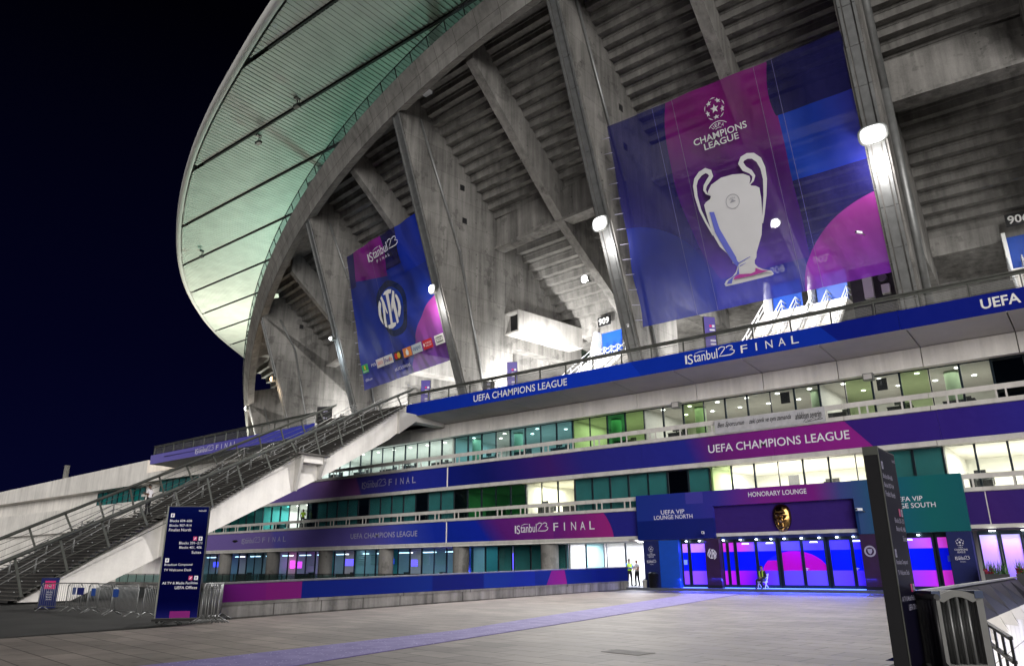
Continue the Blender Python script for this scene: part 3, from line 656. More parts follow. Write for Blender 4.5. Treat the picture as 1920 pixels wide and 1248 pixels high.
for X_ in range(-92, -44, 3): mb = MB(); mb.box(X_, X_ + 1.8, 4.0, 4.12, 2.75, 2.83); mb.build('tube_lamp', gm_, st)
# --- left wing beyond the stairs
mb = MB(); mb.box(-170, -96.05, .6, 9, 6.6, 9.9); mb.box(-170, -96.05, 1.6, 9, 9.9, 11.9); mb.hexa([(-170, .2, 11.9), (-96.05, .2, 11.9), (-96.05, 9, 11.9), (-170, 9, 11.9), (-170, .2, 13.6), (-96.05, .2, 14.9), (-96.05, 9, 14.9), (-170, 9, 13.6)])
mb.box(-170, -96.05, 1.4, 9, -.5, 6.6); mb.build('wing_wall', M['white_conc'], st)
mb = MB(); mb.box(-126.5, -126, 2, 2.6, 13, 17.0); mb.build('flue', M['conc'], st)
for a in (-112, -107.4, -102.8): window(a, a + 4.5, 9.95, 11.8, 1.5, ['blind_teal', 'g_teal', 'blind_teal'])
TR = {"body":[[8.45,26.25],[8.79,26.62],[9.56,26.86],[10.38,26.83],[11.07,26.66],[11.45,26.39],[11.46,26.19],[11.34,25.93],[11.42,25.77],[11.71,25.66],[11.91,25.49],[11.88,24.86],[11.77,24.14],[11.62,23.42],[11.38,22.58],[11.04,21.99],[10.81,21.59],[10.72,21.28],[10.56,21.12],[10.52,20.9],[10.68,20.64],[11.02,20.41],[11.49,20.22],[11.6,19.98],[11.46,19.93],[10.36,19.92],[9.14,19.92],[8.24,19.93],[8.19,20.1],[8.36,20.29],[8.86,20.45],[9.16,20.69],[9.31,20.96],[9.27,21.13],[9.06,21.29],[9.06,21.45],[8.82,22.01],[8.44,22.54],[8.17,23.35],[8.05,24.25],[8.0,25.12],[7.99,25.48],[8.17,25.63],[8.49,25.73],[8.62,25.93],[8.44,26.06]],"lh":[[8.62,25.93],[8.34,26.17],[8.26,26.43],[8.36,26.67],[8.66,26.94],[8.92,27.17],[8.87,27.46],[8.61,27.64],[8.21,27.55],[7.83,27.27],[7.64,26.89],[7.57,26.2],[7.64,25.23],[7.86,24.37],[8.18,23.39]],"rh":[[11.37,25.88],[11.6,26.04],[11.73,26.3],[11.58,26.63],[11.22,26.95],[11.07,27.35],[11.25,27.59],[11.59,27.66],[11.96,27.55],[12.27,27.19],[12.41,26.62],[12.39,25.91],[12.16,24.92],[11.8,23.82],[11.58,23.28]],"shade":[[8.26,24.93],[8.58,24.85],[8.71,23.67],[9.1,22.49],[9.39,21.64],[9.41,21.37],[9.5,21.23],[9.41,21.02],[9.36,20.51],[8.88,20.37],[8.71,20.02],[8.35,20.06],[8.52,20.26],[9.17,20.54],[9.39,20.95],[9.14,21.28],[8.73,22.35],[8.34,23.54]],"mag":[[9.36,20.49],[10.14,20.35],[10.47,20.42],[10.53,20.64],[10.87,20.41],[11.3,20.27],[10.1,20.2],[8.89,20.25],[9.05,20.41]],"inter":[[[10.7,27.8],[10.46,27.62],[10.19,27.25],[9.95,26.55],[10.04,25.95],[10.4,25.4],[10.43,25.66],[10.38,26.34],[10.57,26.97],[10.86,27.42]],[[13.78,27.68],[14.0,27.39],[14.19,26.88],[14.13,26.25],[13.76,25.69],[13.37,25.42],[13.31,25.8],[13.58,26.2],[13.72,26.72],[13.66,27.25],[13.58,27.46]],[[10.93,27.97],[11.27,28.12],[11.51,27.39],[11.64,26.27],[11.49,26.26],[11.33,26.77],[11.06,25.89],[10.98,24.98],[10.61,25.19],[10.6,25.62],[10.95,26.87],[11.07,27.51]],[[11.55,28.14],[11.97,28.36],[12.68,28.39],[13.23,28.25],[12.96,27.91],[12.55,28.01],[12.38,26.79],[12.09,25.22],[12.69,25.12],[12.48,24.84],[11.86,24.72],[11.15,24.85],[11.16,25.18],[11.67,25.17],[11.9,26.35],[12.02,28.04]],[[13.36,28.12],[13.63,27.94],[13.34,27.2],[13.3,26.09],[13.15,25.05],[12.79,24.95],[12.82,25.83],[12.77,26.59],[12.36,26.18],[12.57,26.93]]]}
# ------------------------------------------------------------------ entrance portal and its doors
BLUE = (0.006, 0.030, 0.36); NAVY = (0.010, 0.012, 0.085); MAG = (0.30, 0.012, 0.24); PURP = (0.065, 0.018, 0.17); VIO = (0.16, 0.12, 0.36); TEAL = (0.008, 0.16, 0.17)
GX = graphic('portal_print', ('ramp', (1, 0), [(-25.3, (.012, .030, .22)), (-22.0, (.016, .03, .24)), (-19.5, (.035, .03, .26)), (-16.5, (.17, .018, .22)), (-13.5, (.17, .014, .20)), (-12.0, (.045, .06, .22)), (-9.5, (.010, .10, .16)), (-7.5, (.008, .115, .12)), (-5.9, (.008, .10, .12))]),
             [(('and', ('h', 0, -1, -4.35), ('h', -1, 0, 11.2)), ('ramp', (1, 0), [(-25.3, (.004, .014, .14)), (-20, (.010, .016, .15)), (-12, (.008, .03, .13)), (-6, (.004, .05, .09))])),
              (('and', ('h', 1, 0, -21.6), ('h', -1, 0, 20.4), ('h', 0, 1, 5.3)), (.05, .045, .30))])
po = thing('entrance_portal', 'wide printed portal around the glass doors, blue to teal, with white lounge names', 'portal', (-15.6, -.2, 0))
mb = MB()
def pbox(x0, x1, z0_, z1_, y0=-.4, y1=-.15):
    mb.hexa([(x0, y0, z0_), (x1, y0, z0_), (x1, y1, z0_), (x0, y1, z0_), (x0, y0, z1_), (x1, y0, z1_), (x1, y1, z1_), (x0, y1, z1_)])
    for q in range(6):
        i = len(mb.f) - 6 + q; mb.uv[i] = [(mb.v[j][0], mb.v[j][2]) for j in mb.f[i]]
pbox(-25.25, -19.80, 3.12, 6.03); pbox(-19.797, -11.353, 5.07, 6.03); pbox(-11.35, -5.88, 3.10, 6.05)
mb.build('portal_board', GX, po)
mb = MB(); fp = lambda u, v: (u, -.415, v)
text(mb, 'UEFA VIP', fp, -23.42, -21.74, 4.72, 4.99, bold=.006); text(mb, 'LOUNGE NORTH', fp, -23.95, -21.2, 4.40, 4.66, bold=.006); mb.build('lettering', M['letter'], po); mb = MB()
text(mb, 'HONORARY LOUNGE', fp, -17.4, -13.88, 5.49, 5.78, bold=.01); mb.build('lettering', M['letter'], po); mb = MB()
text(mb, 'UEFA VIP', fp, -9.30, -7.85, 4.74, 4.99, bold=.006); text(mb, 'LOUNGE SOUTH', fp, -10.05, -7.28, 4.38, 4.64, bold=.006)
mb.build('lettering', M['letter'], po)
for x0, x1, m_, y_ in ((-24.9, -23.8, M['navy'], -.36), (-23.79, -22.42, M['royal'], -.30), (-20.56, -19.62, None, -.36), (-11.32, -10.44, None, -.36), (-7.05, -5.92, M['navy'], -.36)):
    mb = MB(); mb.box(x0, x1, y_, .3, .32 if m_ is None else .0, 3.09)
    if m_ is None: mb.box(x0 - .02, x1 + .02, y_ - .02, .3, .0, .318, 1)
    pil = mb.build('pillar', [m_ or plain('maroon_board', (.030, .010, .05), .5), M['black']], po)
    cx = (x0 + x1) / 2; mb = MB(); f_ = lambda u, v: (u, y_ - .015, v)
    if m_ is M['navy']:
        starball(mb, f_, cx, 2.55, .19); text(mb, 'UEFA', f_, cx - .10, cx + .10, 2.27, 2.33); text(mb, 'CHAMPIONS', f_, cx - .30, cx + .30, 2.14, 2.23); text(mb, 'LEAGUE', f_, cx - .18, cx + .18, 2.02, 2.11)
        istanbul(mb, f_, cx - .33, cx + .33, 1.68, 1.88); text(mb, 'FINAL', f_, cx - .13, cx + .13, 1.57, 1.61)
        mb.build('lettering', M['letter'], pil)
    elif m_ is None:
        R_ = .30; cz = 2.18
        if x0 < -15:
            mb.ribbon([(cx + .9 * R_ * math.cos(t), cz + 1.1 * R_ * math.sin(t)) for t in [math.pi * .62 + i * .12 for i in range(7)]], [.05] * 7, f_)
            mb.ribbon([(cx + .9 * R_ * math.cos(t), cz + 1.1 * R_ * math.sin(t)) for t in [-math.pi * .38 + i * .12 for i in range(7)]], [.05] * 7, f_)
            k_ = R_ * 2 / 4.0
            for pl in TR['inter']:
                mb.face([f_(cx + (a - 12.2) * k_ * .95, cz + (b - 26.6) * k_) for a, b in pl])
        else:
            n_ = 28
            for i in range(n_):
                a, b = 2 * math.pi * i / n_, 2 * math.pi * (i + 1) / n_
                mb.face([f_(cx + R_ * math.cos(a), cz + R_ * math.sin(a)), f_(cx + R_ * math.cos(b), cz + R_ * math.sin(b)), f_(cx + R_ * .7 * math.cos(b), cz + R_ * .7 * math.sin(b)), f_(cx + R_ * .7 * math.cos(a), cz + R_ * .7 * math.sin(a))])
            mb.face([f_(cx + a * R_, cz + b * R_) for a, b in ((-.38, .42), (.38, .42), (.38, -.05), (.22, -.36), (0, -.52), (-.22, -.36), (-.38, -.05))])
        mb.build('club_crest', M['letter_dim'] if x0 > -15 else M['letter'], pil)
DB = ('ramp', (1, 0), [(-22.5, (.003, .010, .75)), (-19, (.002, .006, .70)), (-15, (.003, .005, .62)), (-11, (.002, .012, .78)), (-7, (.002, .006, .60))])
dmat = graphic('door_film', DB, [
    (('c', -15.25, .95, 1.95, 1.32), (.36, .004, .30)), (('and', ('c', -15.25, .95, 1.95, 1.32), ('h', -1, 0, 16.2), ('h', 0, 1, 1.75)), (.01, .012, .60)),
    (('h', 0, -1, -1.17), ('ramp', (1, 0), [(-22.4, (.26, .07, .95)), (-20.5, (.24, .08, .98)), (-19.6, (.52, .02, .75)), (-18.9, (.40, .008, .7)), (-17.5, (.10, .01, .75)), (-16.2, (.10, .05, .80)), (-13.8, (.11, .07, .78)), (-11.3, (.08, .03, .85)), (-9.8, (.16, .05, .9)), (-8.2, (.42, .03, .75)), (-7.1, (.75, .03, .55))])),
    (('h', 0, 1, 2.30), ('ramp', (1, 0), [(-22.4, (.50, .20, .95)), (-20.5, (.46, .20, .98)), (-19.6, (.60, .03, .6)), (-18.3, (.45, .05, .75)), (-17.4, (.12, .09, .8)), (-13.8, (.07, .05, .75)), (-11.3, (.05, .03, .75)), (-9.8, (.12, .06, .85)), (-8.2, (.42, .08, .85)), (-7.1, (.8, .06, .6))]))], 0, .16, .42, wr=.12)
def door(x0, x1, handle=None, zt_=2.84):
    mb = MB(); y = .15; f = .075
    mb.box(x0 - f, x0, y - .06, y + .06, .16, 3.08); mb.box(x1, x1 + f, y - .06, y + .06, .16, 3.08)
    mb.box(x0 + .001, x1 - .001, y - .06, y + .06, .16, .36); mb.box(x0 + .001, x1 - .001, y - .06, y + .06, zt_, 3.08)
    d = mb.build('door', M['frame'], st)
    mb = MB(); mb.face([(x0, y, .36), (x1, y, .36), (x1, y, zt_), (x0, y, zt_)], 0, [(x0, .36), (x1, .36), (x1, zt_), (x0, zt_)]); mb.build('pane', dmat, d)
    if handle is not None:
        mb = MB(); mb.box(handle - .02, handle + .02, y - .13, y - .061, 1.18, 1.32); mb.box(handle - .02, handle + .14, y - .15, y - .131, 1.26, 1.29); mb.build('handle', M['steel_wh'], d)
for a, b, h in ((-22.33, -21.95, None), (-21.75, -20.66, None), (-19.57, -19.36, None), (-19.18, -18.86, None), (-18.66, -17.54, None), (-17.36, -16.24, None), (-15.92, -14.80, None), (-14.62, -13.44, -14.54), (-13.12, -12.02, None), (-11.84, -11.42, -11.78), (-10.38, -9.62, None), (-9.40, -7.86, -9.36), (-7.58, -7.14, None)):
    door(a, b, h)
mb = MB(); mb.box(-22.42, -5.9, .22, .3, .0, 3.1); mb.build('door_backing', M['frame'], st)
mb = MB(); mb.box(-25.3, -5.8, -.95, .32, -.1, .15); mb.box(-28.4, -25.303, -.5, 3.0, -.1, .15); struct(mb.build('entrance_step', plain('step_stone', (.10, .11, .14), .5)))
mb = MB(); mb.box(-19.6, -11.35, -.09, .0, 3.02, 3.2); mb.build('door_head', M['navy'], st)
bl = glow('blue_spot_lens', (.75, .9, 1), 18)
for X_ in (-19.4, -18.3, -17.3, -16.4, -15.6, -14.6, -13.6, -12.6, -11.7, -21.9, -21.0, -9.8, -8.4): mb = MB(); mb.lathe((X_, -.12, 2.955), [(.06, 0), (.07, .05)], 8); mb.build('spot_lamp', bl, st)
for X_, e_ in ((-21.2, 28), (-17.6, 34), (-15.0, 34), (-12.6, 34), (-8.8, 28)):
    area('blue_door_fill', (X_, -.35, 2.95), 1.4, .2, e_ * 1.5, (.06, .10, 1.0), (math.radians(-12), 0, 0))  # unseen area lamps added for the blue glow at the doors
gm_ = glow('lit_transom_light', (.8, .9, 1), 2.0)
for X_ in (-18.1, -16.6, -14.0, -11.66, -9.0): mb = MB(); mb.face([(X_ - .24, .13, 2.72), (X_ + .24, .13, 2.72), (X_ + .2, .13, 2.80), (X_ - .2, .13, 2.80)]); mb.build('transom_lamp', gm_, st)
mb = MB(); mb.box(-22.4, -20.6, -.02, .07, .152, .185); mb.box(-19.6, -11.4, -.02, .07, .152, .185); mb.box(-10.4, -7.1, -.02, .07, .152, .185); mb.build('led_strip', glow('blue_led_light', (.10, .22, 1.0), 3.2), st)
area('led_fill', (-15.5, -.3, .7), 9.5, .3, 420, (.05, .10, 1), (math.radians(-35), 0, 0)); area('led_fill', (-21.5, -.3, .7), 2, .3, 100, (.08, .1, 1), (math.radians(-35), 0, 0))  # unseen area lamps added to strengthen the blue spill on the paving
# card readers and notices
mb = MB(); mb.box(-22.25, -22.03, .05, .08, 1.55, 1.85); mb.build('door_notice', plain('pale_notice', (.35, .55, .75), .5), st)
mb = MB(); mb.box(-6.85 - .35, -6.85 - .12, -.10, -.05, 1.6, 1.9); mb.build('door_notice', plain('pale_notice', (.30, .5, .8), .5), st)
# bronze face relief over the doors
def relief(u, v):
    g = lambda a, b, sa, sb, h: h * math.exp(-((u - a) / sa) ** 2 - ((v - b) / sb) ** 2)
    w = .92 - .34 * max(0, -v) ** 1.5 - .10 * max(0, v - .2)
    e = 1 - (u / w) ** 2 - (v / 1.0) ** 4
    if e <= 0: return 0
    h = .34 * e ** .45
    h += g(0, -.08, .09, .20, .15) + g(0, -.22, .15, .08, .09) + g(0, .20, .42, .07, .07) + g(-.28, .22, .16, .06, .07) + g(.28, .22, .16, .06, .07)
    h -= g(-.27, .08, .15, .07, .13) + g(.27, .08, .15, .07, .13); h += g(-.27, .07, .07, .035, .05) + g(.27, .07, .07, .035, .05)
    h += g(-.38, -.12, .14, .14, .06) + g(.38, -.12, .14, .14, .06) - g(-.24, -.38, .06, .16, .06) - g(.24, -.38, .06, .16, .06)
    h += g(0, -.48, .22, .035, .07) + g(0, -.60, .20, .04, .08) - g(0, -.54, .24, .025, .06) - g(0, -.70, .2, .04, .05) + g(0, -.84, .18, .09, .10)
    h += g(0, .55, .5, .2, .03) - g(0, .36, .35, .03, .03) + g(-.45, .7, .1, .2, .03) + g(.2, .8, .1, .15, .03)
    return max(h, 0)
mb = MB(); N_ = 46; cu, cv, sx_, sz_ = -15.60, 4.18, .60, .82
rows = []
for j in range(N_ + 1):
    v = -1 + 2 * j / N_; w = max(.08, (.92 - .34 * max(0, -v) ** 1.5 - .10 * max(0, v - .2)) * max(0.0, 1 - v ** 4) ** .5)
    rows.append([(cu + sx_ * u, -.02 - relief(u * .999, v) * .95, cv + sz_ * v) for u in [w * (-1 + 2 * i / N_) for i in range(N_ + 1)]])
mb.grid(rows); mb.tube((cu + .1, -.06, 3.22), (cu + .1, -.06, 3.42), .02, 6)
fm = mb.build('bronze_mask', plain('polished_bronze', (.26, .155, .055), .20, 1.0, .15, 6)); tag(fm, 'large polished bronze face relief mounted on the purple band above the doors', 'sculpture')
# purple print on the recessed wall behind the mask and band prints
def strip(name, label, cat, x0, x1, y, z0_, z1_, mat, group=None, cuts=()):
    t = thing(name, label, cat, ((x0 + x1) / 2, y, z0_), 0, group); mb = MB()
    xs_ = [x0] + [c for c in cuts if x0 < c < x1] + [x1]
    for a, b in zip(xs_[:-1], xs_[1:]):
        mb.box(a + .005, b - .005, y, y + .02, z0_, z1_)
        for q in range(6):
            i = len(mb.f) - 6 + q; mb.uv[i] = [(mb.v[j][0], mb.v[j][2]) for j in mb.f[i]]
    mb.build('print', mat, t); return t
g1l = graphic('lower_band_print_north', ('ramp', (1, .35), [(-90, (.30, .13, .30)), (-79.0, (.30, .13, .30)), (-78.4, (.17, .12, .36)), (-66, (.15, .11, .34)), (-65.2, (.10, .09, .40)), (-62, (.13, .10, .36)), (-52, (.10, .08, .32)), (-46, (.03, .05, .36)), (-43, (.008, .025, .34))]), [], wr=.45)
t = strip('printed_band', 'lower violet wall banner left of the facade joint, under the staircase end', 'banner', -90, -43.22, -.025, 3.42, 5.07, g1l, None, (-79, -65, -57.3, -50))
fb = lambda u, v: (u, -.04, v)
mb = MB(); istanbul(mb, fb, -72.6, -69.2, 4.0, 4.62); final(mb, fb, -68.9, -64.9, 4.05, 4.55); mb.build('lettering', M['letter_dim'], t)
mb = MB(); text(mb, 'UEFA CHAMPIONS LEAGUE', fb, -55.1, -46.5, 4.02, 4.48, bold=.004); mb.build('lettering', M['letter_dim'], t)
mb = MB(); mb.ball((-73.8, -.1, 4.3), .5, .1, .12); mb.build('oval_vent', M['black'], t)
g1r = graphic('lower_band_print_south', ('ramp', (1, .9), [(-43, (.005, .022, .26)), (-35.6, (.006, .020, .34)), (-35.0, (.03, .018, .24)), (-33.4, (.10, .014, .18)), (-29.2, (.16, .02, .19)), (-20, (.035, .02, .18))]),
              [(('h', 1, .55, -25.45 - .0), (.020, .018, .20)), (('and', ('c', -34, 3.0, 6.7, 4.4), ('h', 1, 0, -32.4)), ('ramp', (1, 0), [(-33, (.10, .014, .18)), (-27.3, (.30, .02, .19))])), (('and', ('h', 1, 0, -28.6), ('h', 1, .5, -25.4)), (.018, .018, .20)), (('h', 1, 0, -20), (.035, .016, .14))], wr=.45)
t = strip('printed_band', 'lower purple wall banner between the facade joint and the entrance portal', 'banner', -43.08, -5.0, -.025, 3.42, 5.07, g1r, None, (-33.9, -24.8, -15.6))
mb = MB(); istanbul(mb, fb, -36.0, -32.85, 3.92, 4.62); final(mb, fb, -32.4, -28.85, 3.98, 4.55); mb.build('lettering', M['letter'], t)
g1s = graphic('lower_band_print_far_south', ('ramp', (1, .2), [(-6, (.05, .014, .13)), (-2, (.035, .016, .16)), (20, (.02, .02, .2))]), [], wr=.45)
strip('printed_band', 'plain dark purple lower banner to the right of the teal portal end', 'banner', -4.95, 24, -.025, 3.42, 5.07, g1s)
g2l = graphic('upper_band_print_north', ('ramp', (1, .5), [(-80, (.13, .10, .36)), (-58, (.15, .10, .34)), (-53.5, (.21, .10, .30)), (-50.2, (.22, .07, .26)), (-49.9, (.06, .05, .30)), (-43.6, (.018, .025, .27)), (-39, (.012, .02, .24))]), [], wr=.45)
t = strip('printed_band', 'upper violet wall banner left of the facade joint, running under the stair beam', 'banner', -80, -43.22, -.025, 7.91, 9.53, g2l, None, (-56.8, -47.8))
mb = MB(); istanbul(mb, fb, -53.9, -50.6, 8.45, 9.15); final(mb, fb, -50.3, -46.9, 8.5, 9.06); mb.build('lettering', M['letter_dim'], t)
g2r = graphic('upper_band_print_south', ('ramp', (1, .35), [(-40, (.006, .012, .17)), (-36, (.006, .010, .13)), (-33, (.018, .012, .15)), (-29.5, (.045, .014, .15)), (-26.6, (.022, .020, .20)), (-18.3, (.018, .022, .24)), (-16.4, (.12, .016, .16)), (-14, (.17, .014, .19)), (-7.8, (.24, .016, .22)), (-6, (.24, .016, .22))]),
              [(('h', 1, .85, -3.25), ('ramp', (1, 0), [(-11, (.035, .014, .17)), (-5, (.028, .014, .19)), (0, (.02, .02, .26)), (20, (.01, .02, .3))]))], wr=.45)
t = strip('printed_band', 'upper navy and magenta wall banner right of the facade joint', 'banner', -43.08, 24, -.025, 7.91, 9.53, g2r, None, (-33.9, -24.8, -15.6, -6.5))
mb = MB(); text(mb, 'UEFA CHAMPIONS LEAGUE', fb, -19.9, -11.15, 8.46, 8.98, bold=.008); mb.build('lettering', M['letter'], t)
gp = graphic('parapet_print', ('ramp', (1, .6), [(-45, (.004, .018, .20)), (-36, (.004, .022, .30)), (-20, (.005, .035, .46)), (-12, (.005, .038, .48)), (0, (.003, .012, .22)), (20, (.003, .014, .24))]),
             [(('and', ('h', 1, .7, -13.2), ('h', -1, -.7, .6)), (.004, .028, .36)), (('h', 1, .9, 1.9), (.003, .010, .20))], wr=.4)
t = strip('terrace_banner', 'long royal blue banner wrapped along the terrace parapet with white lettering', 'banner', -44.68, 24, -3.55, 13.40, 14.47, gp, None, (-42, -25, -7))
fq = lambda u, v: (u, -3.565, v)
mb = MB(); text(mb, 'UEFA CHAMPIONS LEAGUE', fq, -37.2, -28.45, 13.68, 14.20, bold=.008); mb.build('lettering', M['white'], t); mb = MB(); istanbul(mb, fq, -19.4, -16.1, 13.64, 14.34); final(mb, fq, -15.75, -12.3, 13.70, 14.18); mb.build('lettering', M['white'], t); mb = MB(); text(mb, 'UEFA CHAMPIONS LEAGUE', fq, -3.2, 5.6, 13.70, 14.24, bold=.02)
mb.build('lettering', M['white'], t)
gl_ = graphic('north_parapet_print', ('ramp', (1, 0), [(-89, (.17, .15, .46)), (-70, (.10, .09, .40)), (-60, (.05, .06, .40))]), [])
t = thing('terrace_banner', 'lavender blue banner on the far terrace parapet beyond the staircase', 'banner', (-72, -3.2, 13.4))
mb = MB(); A_ = [(-88.9, -2.98), (-57, -3.48)]
mb.face([(*A_[0], 13.40), (*A_[1], 13.40), (*A_[1], 14.47), (*A_[0], 14.47)], 0, [(-88.9, 0), (-57, 0), (-57, 1), (-88.9, 1)]); mb.face([(-88.97, .2, 13.40), (*A_[0], 13.40), (*A_[0], 14.47), (-88.97, .2, 14.47)], 0, [(-89, 0)] * 4)
mb.build('print', gl_, t)
fl_ = lambda u, v: (u, -2.98 - (u + 88.9) * .5 / 31.9 - .02, v)
mb = MB(); istanbul(mb, fl_, -78.5, -74.6, 13.65, 14.3); final(mb, fl_, -74.2, -70.2, 13.7, 14.2); mb.build('lettering', M['letter'], t)
# quotation board on the balcony rail
t = thing('quotation_board', 'grey board with black handwritten sentence and signature on the balcony rail', 'sign', (-15.8, -.2, 9.6))
mb = MB(); mb.box(-19.25, -12.3, -.22, -.16, 9.62, 10.50); mb.build('board', plain('grey_board', (.42, .42, .44), .6), t)
mb = MB(); fg = lambda u, v: (u, -.235, v)
text(mb, 'Ben Sporcunun', fg, -19.05, -17.25, 9.92, 10.32, shear=.4, bold=.012); text(mb, 'zeki çevik ve aynı zamanda', fg, -16.95, -14.3, 9.92, 10.32, shear=.4, bold=.012); text(mb, 'ahlaklısını severim', fg, -14.05, -12.5, 9.92, 10.32, shear=.4, bold=.012)
mb.ribbon([(-13.6, 9.72), (-13.4, 9.95), (-13.3, 9.75), (-13.0, 9.9), (-12.8, 9.76), (-12.6, 9.9), (-12.45, 9.8), (-13.5, 9.7)], [.03] * 8, fg)
mb.build('lettering', M['black'], t)

# ------------------------------------------------------------------ the two hanging banners between fins
def plane_fn(pa, pb, out=0.0):
    A = Vector(pc(pa, 0, 26.2)); B = Vector(pc(pb, 0, 26.2)); T = Vector(pc(pa, 3.35, 36.2)); e = (B - A).normalized(); t = (T - A) - e * ((T - A).dot(e)); t /= t.z
    n = e.cross(t).normalized(); n = n if n.y < 0 else -n
    return lambda s, z, o=0.0: A + e * s + t * (z - 26.2) + n * (o + out)
def cloth(name, label, fn, s0, s1, zA, zB, mat, wave, seams_, corner=None):
    t = thing(name, label, 'banner', tuple(fn((s0[0] + s1[0]) / 2, zA))); mb = MB(); ns, nz = 64, 48; rows = []; uvs = []
    for j in range(nz + 1):
        r = []; u = []
        for i in range(ns + 1):
            a, b = i / ns, j / nz; sl = s0[0] + (s0[1] - s0[0]) * b; sr = s1[0] + (s1[1] - s1[0]) * b; s_ = sl + (sr - sl) * a; z_ = zA + (zB - zA) * b
            s_ += (.12 * math.sin(b * 17) if i == 0 else 0) * (1 - b)
            w = wave * (math.sin(s_ * 1.9 + z_ * .7) * .5 + math.sin(s_ * .6 - z_ * 1.3 + 1) * .6 + .5 * math.sin(5.3 * s_ + 2.1 * z_) * max(0, 1 - 3 * b)) * math.sin(math.pi * a) ** .5
            r.append(fn(s_, z_, w)); u.append((s_, z_))
        rows.append(r); uvs.append(u)
    mb.grid(rows, 0, uvs); mb.build('cloth', mat, t)
    mb = MB(); k_ = 0
    while zA + .5 + 1.1 * k_ < zB:
        z_ = zA + .5 + 1.1 * k_; b = (z_ - zA) / (zB - zA); sl = s0[0] + (s0[1] - s0[0]) * b; sr = s1[0] + (s1[1] - s1[0]) * b; mb.tube(fn(sl + .06, z_, .02), fn(sl - .7, z_ + .12, -.1), .022, 5); mb.tube(fn(sr - .06, z_, .02), fn(sr + .5, z_ + .12, -.1), .022, 5); k_ += 1
    mb.build('tie_rope', M['letter_dim'], t)
    mb = MB()
    for s_ in seams_: mb.ribbon([(s_, zA + (zB - zA) * k / 12) for k in range(13)], [.022] * 13, lambda a, b: fn(a, b, .03 + wave))
    mb.build('seam', plain('pale_thread', (.16, .15, .24), .7), t); return t
f1 = plane_fn(-2.83, 2.84)
b1 = graphic('trophy_banner_print', ('ramp', (.25, 1), [(18, (.035, .045, .30)), (22, (.030, .032, .24)), (27, (.020, .018, .13)), (33, (.014, .014, .12)), (38, (.012, .012, .10))]), [
    (('c', 1.0, 20.0, 6.4, 5.6), (.018, .028, .21)),
    (('and', ('h', 1, 0, 13.45), ('h', 0, 1, 25.3), ('h', 0, -1, -29.5)), ('ramp', (1, 0), [(13, (.006, .055, .46)), (16, (.010, .040, .36)), (19, (.03, .03, .26))])),
    (('and', ('c', 16.4, 28.3, 10.3, 14.0), ('h', -1, 0, -14.0), ('h', 0, 1, 20.5)), ('ramp', (.18, 1), [(20.5, (.045, .030, .24)), (25, (.060, .020, .20)), (29, (.10, .014, .19)), (33, (.20, .010, .17)), (36, (.21, .010, .18))])),
    (('and', ('c', 22.0, 31.0, 8.3, 7.0), ('h', 0, 1, 29.5)), (.012, .012, .085)),
    (('c', 19.6, 17.9, 6.4, 5.5), ('ramp', (0, 1), [(18, (.12, .02, .30)), (23.5, (.38, .045, .32))]))], trans=0.20, rough=.6, wr=.6)
t = cloth('hanging_banner', 'huge translucent purple and blue banner with a silver trophy between two raker fins', f1, (1.3, 1.9), (18.5, 18.9), 18.5, 33.0, b1, .17, (5.75, 7.3, 13.2, 14.4))
fo = lambda a, b: f1(a, b, .30); fo2 = lambda a, b: f1(a, b, .335); fo3 = lambda a, b: f1(a, b, .36)
mb = MB(); mb.poly2(TR['body'], fo); mb.ribbon(TR['lh'], [.05, .12, .2, .24, .28, .3, .34, .34, .32, .3, .26, .22, .17, .15, .13], fo); mb.ribbon(TR['rh'], [.06, .14, .2, .26, .34, .36, .36, .36, .38, .38, .32, .26, .2, .15, .12], fo)
mb.build('trophy_print', plain('silver_print', (.60, .60, .62), .5, 0, .04, .5), t)
mb = MB(); mb.poly2(TR['shade'], fo2, 0); mb.poly2(TR['mag'], fo3, 1)
mb.ribbon([(9.45, 21.18), (10.35, 21.42)], [.06, .03], fo3, 0); mb.ribbon([(9.5, 20.98), (9.95, 21.1)], [.05, .02], fo3, 0); mb.ribbon([(8.95, 20.2), (11.2, 20.16), (11.5, 20.05)], [.03, .06, .03], fo3, 2)
cx_, cz_ = 10.0, 25.15
mb.ribbon([(cx_ + .46 * math.cos(a), cz_ + .46 * math.sin(a)) for a in [i * math.pi / 16 for i in range(33)]], [.035] * 33, fo2, 2); text(mb, 'UEFA', fo2, cx_ - .22, cx_ + .22, cz_ + .14, cz_ + .28, 2); mb.ribbon([(cx_ - .2, cz_ - .05), (cx_, cz_ + .05), (cx_ + .2, cz_ - .02)], [.02, .2, .02], fo2, 2)
mb.build('trophy_shading', [graphic('trophy_shade', (.13, .15, .55), []), plain('magenta_print', (.42, .06, .32), .5), plain('grey_print', (.30, .30, .34), .5)], t)
mb = MB(); starball(mb, fo2, 10.17, 31.28, .72)
text(mb, 'CHAMPIONS', fo2, 8.24, 12.02, 29.40, 29.84, bold=.012); text(mb, 'LEAGUE', fo2, 8.9, 11.35, 28.90, 29.32, bold=.012)
ar = lambda r: [(10.14 + r * math.sin(a), 29.57 + r * math.cos(a)) for a in [-.80 + i * .16 for i in range(11)]]
mb.ribbon(ar(.86), [.05] * 11, fo2); mb.ribbon([p for p in ar(.46)][2:9], [.04] * 7, fo2)
for ch, a in zip('UEFA', (-.55, -.18, .18, .55)):
    ca, sa = math.cos(a), math.sin(a)
    fch = lambda u, v, ca=ca, sa=sa: fo2(10.14 + u * ca + v * sa, 29.57 - u * sa + v * ca)
    text(mb, ch, fch, -.085, .085, .55, .76, bold=.01)
mb.build('lettering', plain('silver_lettering', (.55, .54, .58), .5), t)
f2 = plane_fn(-14.54, -8.6)
